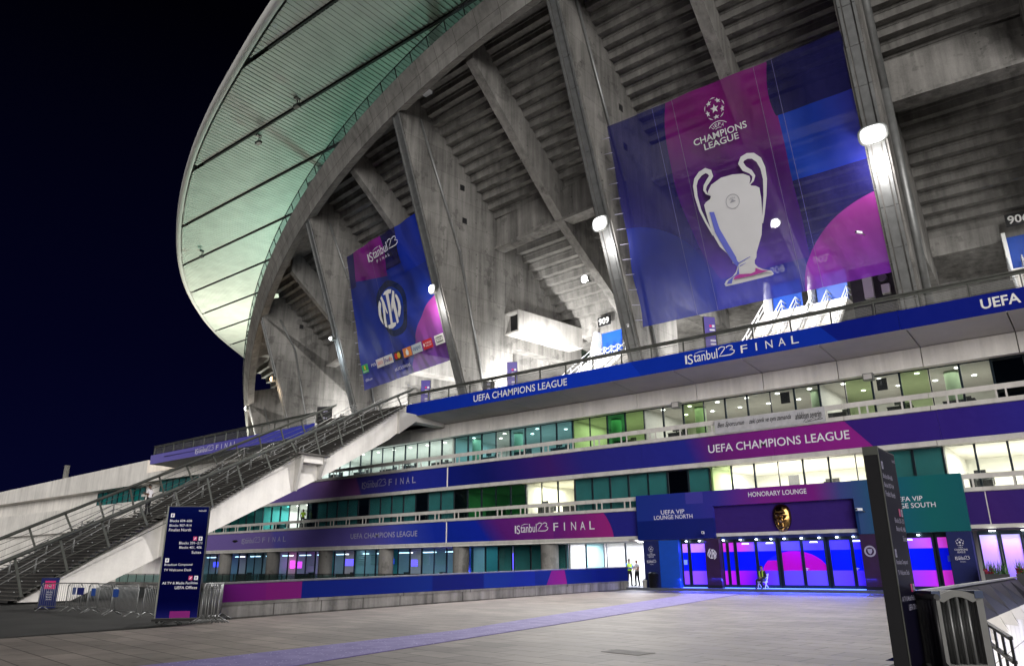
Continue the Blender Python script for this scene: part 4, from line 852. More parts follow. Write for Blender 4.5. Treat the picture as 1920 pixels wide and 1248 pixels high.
b2 = graphic('club_banner_print', ('ramp', (0, 1), [(19.5, (.09, .09, .36)), (22, (.03, .05, .36)), (27, (.010, .035, .34)), (31, (.014, .026, .25)), (34, (.012, .03, .36))]), [
    (('and', ('h', 1, 0, 15.6), ('h', 0, 1, 29.2)), (.006, .03, .42)),
    (('and', ('c', 16.2, 31.2, 9.7, 12.0), ('h', -1, 0, -12.95), ('h', .18, 1, 32.0)), ('ramp', (0, 1), [(29, (.15, .012, .20)), (34, (.26, .014, .28))])),
    (('and', ('h', 1, 0, 12.95), ('h', -1, 0, -15.6), ('h', 0, 1, 30.2)), (.016, .014, .10)),
    (('and', ('h', -1, .25, 1.0), ('h', 0, 1, 30.3)), (.016, .014, .12)),
    (('c', 22.2, 19.6, 8.8, 6.8), ('ramp', (0, 1), [(20, (.16, .06, .42)), (22, (.26, .06, .40)), (26.5, (.46, .07, .36))])),
    (('c', 12.2, 26.6, 2.72, 2.72), (.010, .022, .10)), (('c', 12.2, 26.6, 2.08, 2.08), (.010, .055, .46))], trans=0.15, rough=.6, wr=.5)
t = cloth('hanging_banner', 'blue and magenta club banner with a round crest above a row of cards', f2, (3.2, 6.0), (19.65, 19.95), 20.0, 33.65, b2, .20, (10.9,))
g1 = lambda a, b: f2(a, b, .34); g2_ = lambda a, b: f2(a, b, .37); g3 = lambda a, b: f2(a, b, .395)
mb = MB()
for pl in TR['inter']: mb.poly2(pl, g1)
mb.build('club_crest', M['white'], t)
mb = MB(); istanbul(mb, g1, 10.45, 16.3, 31.75, 32.75); final(mb, g1, 11.9, 14.4, 31.28, 31.55); text(mb, '#UCLFINAL', g1, 10.45, 13.45, 20.68, 21.0); text(mb, 'UEFA.com', g1, 4.5, 5.9, 20.75, 21.0)
text(mb, 'PS5', g1, 6.3, 7.2, 21.98, 22.25); mb.build('lettering', M['letter'], t)
cards = [(4.35, 5.6, (.02, .33, .06)), (7.35, 8.85, (.62, .58, .58)), (8.95, 10.6, (.62, .62, .62)), (10.85, 12.35, (.02, .02, .03)), (12.6, 14.1, (.72, .24, .06)), (14.2, 15.95, (.50, .55, .60)), (16.15, 17.75, (.50, .02, .03)), (18.2, 19.7, (.58, .58, .56))]
mb = MB(); mats = [plain('card_print_%d' % i, c[2], .55, 0, .03) for i, c in enumerate(cards)]
for i, (a, b, _c) in enumerate(cards): mb.poly2([(a, 21.62), (b, 21.62), (b, 22.48), (a, 22.48)], g1, i)
mb.build('sponsor_card', mats, t)
mb = MB(); cmt = [M['white'], plain('purple_ink', (.08, .01, .25), .5), plain('orange_ink', (.75, .20, .02), .5), plain('red_ink', (.6, .02, .02), .5), M['black'], plain('yellow_ink', (.75, .45, .03), .5), plain('blue_ink', (.02, .08, .25), .5)]
text(mb, 'Fed', g2_, 9.1, 10.0, 21.86, 22.24, 1, bold=.015); text(mb, 'Ex', g2_, 10.02, 10.5, 21.86, 22.24, 2, bold=.015); text(mb, 'oppo', g2_, 14.4, 15.75, 21.82, 22.2, 6)
text(mb, 'TURKISH', g2_, 16.6, 17.6, 22.08, 22.24, 0); text(mb, 'AIRLINES', g2_, 16.6, 17.6, 21.84, 22.0, 0)
mb.poly2([(11.32 + .3 * math.cos(a), 22.06 + .3 * math.sin(a)) for a in [i * .3927 for i in range(16)]], g2_, 3); mb.poly2([(11.82 + .3 * math.cos(a), 22.06 + .3 * math.sin(a)) for a in [i * .3927 for i in range(16)]], g3, 5)
mb.poly2([(13.15, 21.75), (13.55, 21.75), (13.62, 22.1), (13.35, 22.38), (13.08, 22.1)], g2_, 0); mb.poly2([(4.85, 21.95), (5.1, 21.95), (5.1, 22.35), (4.85, 22.35)], g2_, 5); text(mb, 'HEINEKEN', g2_, 4.45, 5.5, 21.7, 21.84, 0)
mb.ribbon([(18.45, 21.85), (19.45, 21.85), (19.45, 22.28), (18.45, 22.28), (18.45, 21.85)], [.07] * 5, g2_, 4); text(mb, '23.HE', g2_, 18.65, 19.25, 21.96, 22.18, 4); text(mb, '2023', g2_, 7.6, 8.6, 21.9, 22.2, 3); mb.poly2([(16.25, 22.1), (16.42, 22.25), (16.5, 22.05), (16.4, 21.85)], g2_, 0)
mb.build('card_lettering', cmt, t)
# ------------------------------------------------------------------ ground
def paving(name):
    m, n, l, b = _mat(name); t = n.new('ShaderNodeTexCoord')
    mp = n.new('ShaderNodeMapping'); mp.inputs['Rotation'].default_value = (0, 0, math.radians(8)); l.new(t.outputs['Object'], mp.inputs[0])
    bt = n.new('ShaderNodeTexBrick'); bt.offset = .5; bt.inputs['Scale'].default_value = 1; bt.inputs['Brick Width'].default_value = 1.2; bt.inputs['Row Height'].default_value = .62; bt.inputs['Mortar Size'].default_value = .016; bt.inputs['Mortar Smooth'].default_value = .3
    bt.inputs['Color1'].default_value = (.255, .222, .20, 1); bt.inputs['Color2'].default_value = (.185, .163, .147, 1); bt.inputs['Mortar'].default_value = (.045, .04, .036, 1); l.new(mp.outputs[0], bt.inputs['Vector'])
    nz = n.new('ShaderNodeTexNoise'); nz.inputs['Scale'].default_value = .35; nz.inputs['Detail'].default_value = 9; nz.inputs['Roughness'].default_value = .7; l.new(t.outputs['Object'], nz.inputs[0])
    n2 = n.new('ShaderNodeTexNoise'); n2.inputs['Scale'].default_value = 3.5; n2.inputs['Detail'].default_value = 6; l.new(t.outputs['Object'], n2.inputs[0])
    mr = n.new('ShaderNodeMapRange'); mr.inputs[1].default_value = .3; mr.inputs[2].default_value = .72; mr.inputs[3].default_value = .60; mr.inputs[4].default_value = 1.22; l.new(nz.outputs[0], mr.inputs[0])
    m2 = n.new('ShaderNodeMapRange'); m2.inputs[1].default_value = .62; m2.inputs[2].default_value = .72; m2.inputs[3].default_value = 1; m2.inputs[4].default_value = .55; l.new(n2.outputs[0], m2.inputs[0])
    k = n.new('ShaderNodeMath'); k.operation = 'MULTIPLY'; l.new(mr.outputs[0], k.inputs[0]); l.new(m2.outputs[0], k.inputs[1])
    sc = n.new('ShaderNodeVectorMath'); sc.operation = 'SCALE'; l.new(bt.outputs[0], sc.inputs[0]); l.new(k.outputs[0], sc.inputs['Scale']); l.new(sc.outputs[0], b.inputs['Base Color'])
    b.inputs['Roughness'].default_value = .55; b.inputs['Specular IOR Level'].default_value = .35
    bp = n.new('ShaderNodeBump'); bp.inputs['Strength'].default_value = .25; bp.inputs['Distance'].default_value = .01; l.new(bt.outputs['Fac'], bp.inputs['Height']); bp.invert = True; l.new(bp.outputs[0], b.inputs['Normal'])
    return m
HX0, HX1, HY0, HY1 = -3.45, 3.5, -31.6, -9.0
mb = MB()
def sheet(x0, x1, y0, y1, z): mb.face([(x0, y0, z), (x1, y0, z), (x1, y1, z), (x0, y1, z)])
sheet(-900, -21.2, -700, 900, -.09); sheet(-21.2, 900, -700, -60, -.09); sheet(60, 900, -60, 900, -.09); sheet(-21.2, 60, 9, 900, -.09)
struct(mb.build('ground', plain('asphalt', (.024, .0235, .023), .8, 0, .35, .6, .2)))
mb = MB()
pl = [(-21.2, -60), (HX0, -60), (HX0, 9), (-27.5, 9), (-26.4, 0), (-24.6, -17), (-23.2, -28), (-22.6, -31.9), (-21.3, -34.5)]
mb.face([(x, y, 0) for x, y in pl])
for (a, b) in zip(pl, pl[1:] + pl[:1]):
    if a[0] < -20: mb.face([(*a, 0), (*b, 0), (*b, -.2), (*a, -.2)])
sheet(HX0, HX1, -60, HY0, 0); sheet(HX0, HX1, HY1, 9, 0); sheet(HX1, 60, -60, 9, 0)
struct(mb.build('plaza', paving('plaza_paving'), recalc=False))
mb = MB(); mb.box(HX0, HX0 + .02, HY0, HY1, -3.4, -.12); mb.box(HX1 - .02, HX1, HY0, HY1, -3.4, -.02); mb.box(HX0, HX1, HY0, HY0 + .02, -3.4, -.02); mb.box(HX0, HX1, HY1 - .02, HY1, -3.4, -.02); mb.box(HX0, HX1, HY0, HY1, -3.5, -3.4)
struct(mb.build('sunken_court', concrete('white_court_tile', .52, .72, .6, .4, .05, panel=(1.2, 1.2, 0.0, .02))))
area('court_fill', (0.6, -21.5, -.35), 5, 18, 900, (1, .99, 1)); area('court_fill_far', (0.2, -10.0, -1.2), 5, 1.5, 150, (.55, .6, 1), (math.radians(-70), 0, 0))  # unseen lamps added to brighten the sunken court
def carpet_mat():
    m, n, l, b = _mat('lilac_event_carpet'); t = n.new('ShaderNodeTexCoord'); v = n.new('ShaderNodeTexVoronoi'); v.inputs['Scale'].default_value = 9; l.new(t.outputs['Object'], v.inputs[0])
    nz = n.new('ShaderNodeTexNoise'); nz.inputs['Scale'].default_value = 2.2; nz.inputs['Detail'].default_value = 8; l.new(t.outputs['Object'], nz.inputs[0])
    cr = n.new('ShaderNodeValToRGB'); cr.color_ramp.elements[0].color = (.13, .105, .30, 1); cr.color_ramp.elements[1].color = (.22, .19, .42, 1); cr.color_ramp.elements[0].position = .3; cr.color_ramp.elements[1].position = .7; l.new(nz.outputs[0], cr.inputs[0])
    gt = n.new('ShaderNodeMath'); gt.operation = 'LESS_THAN'; gt.inputs[1].default_value = .13; l.new(v.outputs['Distance'], gt.inputs[0])
    mx = n.new('ShaderNodeMix'); mx.data_type = 'RGBA'; mx.inputs[7].default_value = (.55, .52, .85, 1); l.new(gt.outputs[0], mx.inputs[0]); l.new(cr.outputs[0], mx.inputs[6]); l.new(mx.outputs[2], b.inputs['Base Color']); b.inputs['Roughness'].default_value = .7
    return m
mb = MB(); Lc = [(-19.9, -2.0), (-16.9, -16), (-14.8, -26), (-13.6, -31), (-13.2, -38), (-13.2, -46)]; Rc = [(-17.2, -2.0), (-14.6, -16), (-12.9, -26), (-12.0, -32), (-11.1, -37.7), (-10.6, -46)]
for i in range(len(Lc) - 1):
    a, b, c, d = Lc[i], Rc[i], Rc[i + 1], Lc[i + 1]; mb.hexa([(*d, .004), (*c, .004), (*b, .004), (*a, .004), (*d, .016), (*c, .016), (*b, .016), (*a, .016)])
tag(mb.build('carpet', carpet_mat()), 'long lilac event carpet speckled with confetti, running across the plaza to the doors', 'carpet')
mb = MB(); mb.hexa([(-8.02, -32.60, .003), (-7.10, -32.75, .003), (-7.18, -33.28, .003), (-8.05, -33.12, .003), (-8.02, -32.60, .008), (-7.10, -32.75, .008), (-7.18, -33.28, .008), (-8.05, -33.12, .008)])
tag(mb.build('access_cover', plain('worn_cover_stone', (.12, .112, .105), .7, 0, .3, 3)), 'rectangular access cover set flush in the plaza paving', 'cover')
# low wall along the plaza edge
W0, W1 = Vector((-23.0, -32.0, 0)), Vector((-26.3, -.15, 0)); wd = (W1 - W0); wln = wd.length; wd.normalize(); wn_ = Vector((-wd.y, wd.x, 0)); wn_ = wn_ if wn_.x < 0 else -wn_
t = thing('low_wall', 'long low concrete wall at the plaza edge covered with blue and magenta printed panels', 'wall', tuple((W0 + W1) / 2))
def wbox(mb, s0, s1, d0, d1, za0, za1, zb0, zb1):
    P = lambda s, d, z: tuple(W0 + wd * s + wn_ * d + Vector((0, 0, z)))
    mb.hexa([P(s0, d0, za0), P(s1, d0, zb0), P(s1, d1, zb0), P(s0, d1, za0), P(s0, d0, za1), P(s1, d0, zb1), P(s1, d1, zb1), P(s0, d1, za1)])
H0, H1 = 1.06, 1.42
mb = MB(); wbox(mb, 0, wln, .02, .5, -.2, .395, -.2, .455); mb.build('wall_base', M['wall_conc'], t)
mb = MB(); wbox(mb, 0, wln, -.02, .5, .40, .50, .46, .55); mb.build('wall_kerb', M['conc'], t)
mb = MB(); wbox(mb, -.05, wln, -.03, .5, H0, H0 + .05, H1, H1 + .05); mb.build('coping', M['steel'], t)
wgm = graphic('wall_print', ('ramp', (1, 0), [(0, (.12, .008, .16)), (3.0, (.17, .010, .15)), (3.02, (0.0024, 0.0120, 0.168)), (7.2, (0.0024, 0.0132, 0.180)), (10.9, (0.0036, 0.0210, 0.204)), (10.95, (.003, .008, .13)), (14.9, (.003, .008, .14)), (15.0, (0.0048, 0.0270, 0.240)), (17.6, (0.0042, 0.0240, 0.228)), (18.6, (0.0024, 0.0120, 0.162)), (21.4, (0.0030, 0.0180, 0.180)), (32, (0.0024, 0.0096, 0.132))]),
              [(('and', ('c', 3.0, 1.2, 1.2, 3.0), ('h', -1, 0, -3.4)), (.17, .010, .15)), (('and', ('h', 1, -.8, 20.6), ('h', -1, -.35, -23.6)), ('ramp', (1, 0), [(20.5, (.16, .008, .16)), (23.8, (.30, .012, .20))])), (('and', ('h', 1, -1.2, 16.4), ('h', -1, 0, -19.8)), (.004, .018, .24)), (('h', 1, 0, 26.6), (.003, .012, .17))], rough=.4)
mb = MB(); wbox(mb, 0.02, wln - .01, .0, .03, .505, H0 - .005, .555, H1 - .005)
for q in range(6):
    i = len(mb.f) - 6 + q; mb.uv[i] = [((Vector(mb.v[j]) - W0).dot(wd), mb.v[j][2]) for j in mb.f[i]]
mb.build('print', wgm, t)
mb = MB()
for s_ in (4.2, 9.0, 13.8, 18.6, 23.4): wbox(mb, s_ - .012, s_ + .012, -.03, .0, .40, .49, .46, .54)
mb.build('joint_strip', M['black'], t)
# glass walkway rail in front of the ground-floor windows, far side of the sunken strip
t = thing('walkway_rail', 'dark walkway railing in front of the ground floor windows behind the low wall', 'railing', (-60, -2.2, 0))
mb = MB(); mb.bar((-95, -2.2, 1.0), (-28, -2.2, 1.0), .08, .06)
for k in range(34): mb.box(-94 + k * 2 - .03, -94 + k * 2 + .03, -2.23, -2.17, -.1, .97)
mb.build('rail', M['black'], t); mb = MB(); mb.face([(-95, -2.2, .05), (-28, -2.2, .05), (-28, -2.2, .93), (-95, -2.2, .93)]); mb.build('glass', M['g_rail'], t)
t = thing('terrace_kerb', 'grey concrete kerb wall behind the barriers under the staircase', 'wall', (-60, -9, 0)); mb = MB(); mb.box(-95, -29, -9.2, -8.9, -.09, .35); mb.build('wall', M['conc'], t)

# ------------------------------------------------------------------ great outside staircase
SX0, SX1 = -52.9, -43.1
st2 = thing('staircase', 'broad outside staircase with white concrete side beam rising to the terrace', 'staircase', (-48, -18, 0))
FL = [(-31.0, -23.7, 0.0, 4.55), (-21.8, -14.9, 4.55, 9.12), (-12.6, -4.9, 9.12, 14.02)]
prof_top = []
for fi, (ya, yb, za, zb_) in enumerate(FL):
    n = 27; mb = MB(); mr_ = MB(); dy, dz = (yb - ya) / n, (zb_ - za) / n
    for k in range(n):
        y = ya + k * dy; z = za + (k + 1) * dz
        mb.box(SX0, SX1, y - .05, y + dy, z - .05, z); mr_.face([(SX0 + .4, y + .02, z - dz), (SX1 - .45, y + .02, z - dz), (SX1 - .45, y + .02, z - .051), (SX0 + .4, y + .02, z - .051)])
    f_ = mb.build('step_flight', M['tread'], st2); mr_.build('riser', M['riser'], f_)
    mb = MB()
    for k in range(2, n, 3):
        for q in range(5):
            x = SX0 + 1.2 + q * 1.85 + .3 * (k % 2); mb.box(x - .07, x + .07, ya + k * dy - .058, ya + k * dy - .052, za + (k + 1) * dz - .04, za + (k + 1) * dz - .005)
    mb.build('nosing_stud', M['steel_wh'], f_)
for (ya, yb, z) in ((-23.7, -21.8, 4.55), (-14.9, -12.6, 9.12)):
    mb = MB(); mb.box(SX0, SX1 + .25, ya - .3, yb + .1, z - .12, z); mb.build('landing', M['tread'], st2)
    mb = MB()
    for yq in (ya + .1, yb - .3):
        zq = -13.8 + .4945 * yq + 27.85 + .05 - .22; mb = MB(); mb.prism([(SX1 - .615, yq, z - .13), (SX1 + .10, yq, z - .13), (SX1 + .10, yq, z - .40), (SX1 - .45, yq, zq), (SX1 - .615, yq, zq)], (0, .22, 0)); mb.build('landing_bracket', M['soffit'], st2)
    mb = MB(); mb.box(SX1 - .610, SX1 + .02, ya + .33, yb - .31, z - .62, z - .125); mb.build('landing_edge_beam', M['stair_white'], st2)
mb = MB(); mb.box(-53.3, -44.98, -5.05, -3.0, 13.6, 14.02); mb.box(-53, -45, -3.0, .3, 13.5, 14.02); mb.build('top_landing', M['soffit'], st2)
for X_ in (SX1 - .62, SX0 + .5):
    mb = MB(); top = [(-31.0, 0.0)]
    for (ya, yb, za, zb_) in FL: top += [(ya + .25, za), (yb + .1, zb_ - .28)]
    top[0] = (-30.6, .0); top = [(-30.5, 0.0), (-23.5, 4.30), (-21.8, 4.42), (-14.8, 8.85), (-12.5, 8.98), (-5.4, 13.55)]
    bot = [(-5.4, 11.75), (-6.2, 11.15), (-12.8, 7.5), (-21.4, 3.24), (-28.0, 0.0)]
    poly = [(X_, y, z) for y, z in top + bot]; mb.prism(poly, (-.55, 0, 0)); mb.build('side_beam', M['stair_white'], st2)
mb = MB(); mb.prism([(SX1 - .35, -5.4, 11.7), (SX1 - .35, -3.6, 12.9), (SX1 - .35, -.2, 12.9), (SX1 - .35, -.2, 13.5), (SX1 - .35, -5.4, 13.5)], (-.9, 0, 0)); mb.build('landing_bracket', M['soffit'], st2); mb = MB(); mb.prism([(SX0 + 1, -5.4, 11.7), (SX0 + 1, -3.6, 12.9), (SX0 + 1, -.2, 12.9), (SX0 + 1, -.2, 13.5), (SX0 + 1, -5.4, 13.5)], (.9, 0, 0)); mb.build('landing_bracket', M['soffit'], st2)
mb = MB(); mb.face([(SX0 + 1.0, -27.9, .05), (SX1 - 1.2, -27.9, .05), (SX1 - 1.2, -5.4, 12.2), (SX0 + 1.0, -5.4, 12.2)]); mb.build('stair_soffit', M['conc'], st2)
zr = lambda y: 1.90 + .4955 * (y + 31.8)
zs_ = lambda y: next((za + (zb_ - za) * (y - ya) / (yb - ya) for ya, yb, za, zb_ in FL if ya <= y <= yb), 0.0 if y < -31 else (4.55 if y < -20 else (9.12 if y < -11 else 14.02)))
for X_, m_ in ((SX1 + .02, 'steel_dk'), (SX0 + .02, 'steel_dk')):
    mb = MB(); mb.bar((X_, -31.9, zr(-31.9)), (X_, -4.4, zr(-4.4)), .30, .10); mb.bar((X_, -31.9, zr(-31.9) - .1), (X_, -4.4, zr(-4.4) - .1), .05, .10)
    y = -31.2
    while y < -4.6:
        yb_ = y + .62; mb.bar((X_, y, zr(y) - .05), (X_, yb_, zs_(yb_) + .02), .12, .05, up=(1, 0, 0)); y += 1.93
    for q in (.30, .60, .90): mb.tube((X_, -31.0, zr(-31) - q * 1.35), (X_, -4.9, zr(-4.9) - q * 1.35), .018, 5)
    mb.tube((X_, -30.7, .35), (X_, -4.9, 14.15), .03, 5)
    mb.build('side_railing', M[m_], st2)
for X_ in (-46.2, -49.8):
    for (ya, yb, za, zb_) in FL:
        mb = MB(); y0_, y1_ = ya + .2, yb - .1
        for h in (.95, .62): mb.path([(X_, y0_ - .35, za + h - .32), (X_, y0_ - .3, za + h), (X_, y0_ + .2, za + h + .2), (X_, y1_, zb_ + h), (X_, y1_ + .5, zb_ + h)], .028, 6)
        for k in range(5):
            y = y0_ + (y1_ - y0_) * k / 4; z = za + (zb_ - za) * (y - ya) / (yb - ya)
            for dx in (-.10, .10): mb.tube((X_ + dx, y, z), (X_ + dx * .3, y, z + .97), .024, 6)
        mb.build('hand_rail', M['steel'], st2)

# ------------------------------------------------------------------ concourse stairs, portals, section signs
vom = [(-6.55, '909'), (-.62, '908'), (.58, '907'), (5.05, '906'), (-12.4, '911'), (-18.2, '913')]
for ph, s in vom:
    tv = Vector((math.cos(ph * D2R), math.sin(ph * D2R), 0)); P = lambda a, r, z: tuple(Vector(pc(ph, r, z)) + tv * a)
    zl = z0(ph) - 16.4
    v = thing('section_portal', 'royal blue seating entrance %s' % {'909': 'under the number 909, beyond the lit mid bay beam', '908': 'numbered 908 behind the trophy banner', '907': 'numbered 907 at the lower right corner of the trophy banner', '906': 'with a cut off number at the right edge', '911': 'hidden low behind the club banner', '913': 'deep in the bay left of the club banner'}[s], 'entrance', pc(ph, -17, zl - 4))
    mb = MB(); mb.hexa([P(-1.25, -17.4, zl - 4), P(1.25, -17.4, zl - 4), P(1.25, -17.5, zl - 4), P(-1.25, -17.5, zl - 4), P(-1.25, -17.4, zl - 1.0), P(1.25, -17.4, zl - 1.0), P(1.25, -17.5, zl - 1.0), P(-1.25, -17.5, zl - 1.0)]); mb.build('blue_panel', M['royal'], v)
    mb = MB(); mb.prism([P(-1.3, -17.3, zl - 4), P(-1.3, -15.9, zl - 4), P(-1.3, -15.9, zl - 2.6), P(-1.3, -16.5, zl - .9), P(-1.3, -17.3, zl - .9)], tuple(tv * -.25)); mb.build('wing_panel', M['white'], v)
    mb = MB(); mb.hexa([P(-1.1, -16.62, zl - .45), P(.5, -16.62, zl - .45), P(.5, -16.7, zl - .45), P(-1.1, -16.7, zl - .45), P(-1.1, -16.62, zl + .5), P(.5, -16.62, zl + .5), P(.5, -16.7, zl + .5), P(-1.1, -16.7, zl + .5)]); sg = mb.build('number_plate', M['black'], v)
    mb = MB(); text(mb, s, lambda a, z: P(a, -16.6, z), -.95, .35, zl - .30, zl + .36, bold=.02); mb.build('lettering', M['white'], sg)
def cstairs(ph, w, label):
    tv = Vector((math.cos(ph * D2R), math.sin(ph * D2R), 0)); P = lambda a, r, z: tuple(Vector(pc(ph, r, z)) + tv * a)
    zt_ = z0(ph) - 20.4; r0_, r1_ = -6.4, -16.0; n = 36
    s = thing('concourse_stairs', label, 'stairs', pc(ph, -10, 14.03)); mb = MB()
    for k in range(n):
        ra, rb = r0_ + (r1_ - r0_) * k / n, r0_ + (r1_ - r0_) * (k + 1) / n; z = 14.03 + (zt_ - 14.03) * (k + 1) / n; zb_ = z - .30
        mb.hexa([P(-w, ra, zb_), P(w, ra, zb_), P(w, rb, zb_), P(-w, rb, zb_), P(-w, ra, z), P(w, ra, z), P(w, rb, z), P(-w, rb, z)])
    mb.hexa([P(-w, r1_, zt_ - .3), P(w, r1_, zt_ - .3), P(w, -17.4, zt_ - .3), P(-w, -17.4, zt_ - .3), P(-w, r1_, zt_), P(w, r1_, zt_), P(w, -17.4, zt_), P(-w, -17.4, zt_)])
    mb.build('step_flight', M['white_conc'], s)
    for a in [-w, -w * .55, -w * .2, w * .2, w * .55, w]:
        mb = MB()
        for h in (1.0, .55):
            mb.path([P(a, r0_ + .5, 14.03 + h - .15), P(a, r0_, 14.2 + h), P(a, r1_, zt_ + h), P(a, -17.2, zt_ + h)], .05, 6)
        for k in range(7):
            r = r0_ + (r1_ - r0_) * k / 6; z = 14.03 + (zt_ - 14.03) * k / 6; mb.tube(P(a, r, z), P(a, r, z + 1.0), .04, 6)
        mb.build('hand_rail', M['steel_wh'], s)
cstairs(-6.4, 2.2, 'white stairs with steel handrails below section 909'); cstairs(-.05, 3.4, 'widest white stairs with many handrails under the trophy banner'); cstairs(5.2, 2.0, 'white stairs at the right edge behind the terrace railing'); cstairs(-12.2, 2.4, 'white stairs under the club banner beside the terrace corner')
# equipment on the concourse behind the right banner corner
t = thing('equipment_rack', 'dark wall with pale electrical boxes and a round dish under the trophy banner corner', 'equipment', (-9.3, 6.0, 14.03))
mb = MB(); mb.box(-11.2, -7.7, 6.2, 6.5, 14.03, 21.0); mb.build('backboard', M['int_dark'], t)
for a, b, c, d in ((-10.35, -9.75, 18.6, 20.3), (-9.25, -8.75, 18.7, 19.35), (-8.35, -7.95, 19.5, 20.2)): mb = MB(); mb.box(a, b, 5.85, 6.19, c, d); mb.build('cabinet', M['white'], t)
mb = MB(); mb.tube((-9.1, 5.85, 19.85), (-9.1, 6.19, 19.85), .28, 14); mb.build('dish', M['steel'], t)
t = thing('container_box', 'long grey site box beside the staircase top on the concourse', 'box', (-50.5, 3, 14.03)); mb = MB(); mb.box(-54, -47.5, 3.4, 6.4, 14.03, 16.4); mb.box(-54.1, -47.4, 3.3, 6.5, 16.403, 16.5); mb.build('body', M['soffit'], t)

# ------------------------------------------------------------------ directory totems
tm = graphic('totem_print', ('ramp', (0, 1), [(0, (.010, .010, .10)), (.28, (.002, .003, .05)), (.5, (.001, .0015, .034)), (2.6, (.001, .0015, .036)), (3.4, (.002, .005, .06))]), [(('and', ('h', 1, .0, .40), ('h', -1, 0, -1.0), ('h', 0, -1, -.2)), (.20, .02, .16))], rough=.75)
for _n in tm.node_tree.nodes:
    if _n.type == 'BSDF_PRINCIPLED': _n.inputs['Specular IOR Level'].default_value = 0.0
tdark = graphic('totem_print_shaded', ('ramp', (0, 1), [(0, (.004, .003, .012)), (3.4, (.004, .005, .018))]), [], rough=.6)  # darker copy of the totem print, shade put into its colour
def totem(label, loc, rz, w=1.22, h=3.42, dark=False):
    t = thing('directory_totem', label, 'sign', loc, rz); mb = MB(); b0 = .12
    mb.box(-w / 2, w / 2, -.10, .10, b0, h); mb.build('body', M['black'], t, local=True)
    mb = MB(); mb.box(-w / 2 - .012, -w / 2 + .028, -.112, -.101, b0, h + .005); mb.box(-w / 2 - .012, -w / 2 - .001, -.10, .10, h - .12, h + .005); mb.build('edge_highlight', M['steel_dk'], t, local=True)  # metal strips added to stand for the highlights along the edge
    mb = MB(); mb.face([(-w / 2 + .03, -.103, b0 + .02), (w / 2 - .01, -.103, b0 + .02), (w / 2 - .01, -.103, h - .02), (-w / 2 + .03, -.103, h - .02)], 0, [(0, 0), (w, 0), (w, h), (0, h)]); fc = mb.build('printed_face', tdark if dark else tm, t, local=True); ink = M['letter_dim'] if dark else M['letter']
    f = lambda u, v: (-w / 2 + u * w / 1.22, -.112, v * h / 3.42)
    mb = MB(); T_ = lambda s, u0, u1, v0, al='l': text(mb, s, f, u0, u1, v0, v0 + .085, fit=False, align=al, bold=.004)
    T_('Blocks 604–606', .10, .75, 2.94); T_('Blocks 907–914', .10, .75, 2.80); T_('Finalist North', .10, .75, 2.66)
    T_('Blocks 201–211', .45, 1.12, 2.27, 'r'); T_('Blocks 401, 406', .45, 1.12, 2.13, 'r'); T_('Suites', .45, 1.12, 1.99, 'r')
    T_('Broadcast Compound', .10, .98, 1.62); T_('TV Welcome Desk', .10, .9, 1.48)
    T_('All TV & Media Facilities', .10, 1.12, 1.10, 'r'); T_('UEFA Offices', .3, 1.12, .96, 'r'); text(mb, 'Istanbul23', f, .92, 1.14, 3.26, 3.31)
    mb.build('lettering', ink, fc, local=True)
    mb = MB()
    for u, v, k in ((.16, 3.14, 0), (.90, 2.44, 1), (1.06, 2.44, 0), (.16, 1.80, 0), (.90, 1.28, 1), (1.06, 1.28, 0)):
        mb.poly2([(u - .055, v - .06), (u + .055, v - .06), (u + .055, v + .06), (u - .055, v + .06)], f, k)
        g = lambda a, b, u=u, v=v: (f(u + a, v + b)[0], -.114, f(u + a, v + b)[2])
        if k == 0: mb.poly2([(-.03, 0), (-.012, 0), (-.012, -.04), (.012, -.04), (.012, 0), (.03, 0), (0, .04)], g, 2)
        else: mb.poly2([(-.035, -.035), (-.01, -.035), (.035, .03), (.01, .03)], g, 0)
    mb.build('arrow_panel', [ink, plain('pink_panel', (.55, .02, .16), .5), M['navy']], fc, local=True)
    mb = MB(); mb.box(-w / 2 - .02, w / 2 + .02, -.32, .34, .06, .115)
    for x in (-w / 2 + .12, w / 2 - .12):
        for y in (-.26, .28): mb.tube((x - .03, y, .06), (x + .03, y, .06), .058, 10)
    mb.build('wheeled_base', M['rubber'], t, local=True)
    return t
totem('tall navy directory totem on the plaza edge in front of the barriers', (-22.8, -33.5, .0), math.radians(48))
totem('tall shaded directory totem in the near right corner seen almost edge on', (-2.66, -33.45, 0), math.radians(90.5), 1.15, 3.20, True)
for label, loc, h, rz in (('slim purple concourse sign beside the service duct', (-36.0, -.2, 14.03), 3.35, 35), ('slim purple concourse sign below the trophy banner', (-19.0, -.2, 14.03), 3.55, 50), ('slim purple concourse sign at the terrace corner under the club banner', (-45.6, -.4, 14.03), 3.3, 30)):
    t = thing('concourse_sign', label, 'sign', loc, math.radians(rz)); mb = MB(); mb.box(-.42, .42, -.08, .08, 0, h); mb.build('body', M['black'], t, local=True)
    mb = MB(); mb.box(-.40, .40, -.10, -.081, .05, h - .03); mb.build('printed_face', plain('violet_print', (.085, .06, .33), .45, 0, .1), t, local=True)
    mb = MB(); f = lambda u, v: (u, -.107, v)
    for v in (h - 1.0, h - 1.25, h - 1.75, h - 2.0): mb.poly2([(-.05, v), (.33, v), (.33, v + .12), (-.05, v + .12)], f, 0)
    mb.poly2([(-.05, h - .75), (.12, h - .75), (.12, h - .58), (-.05, h - .58)], f, 1); mb.poly2([(.16, h - .75), (.33, h - .75), (.33, h - .58), (.16, h - .58)], f, 0)
    mb.build('lettering', [M['letter'], plain('pink_panel', (.55, .02, .16), .5)], t, local=True)
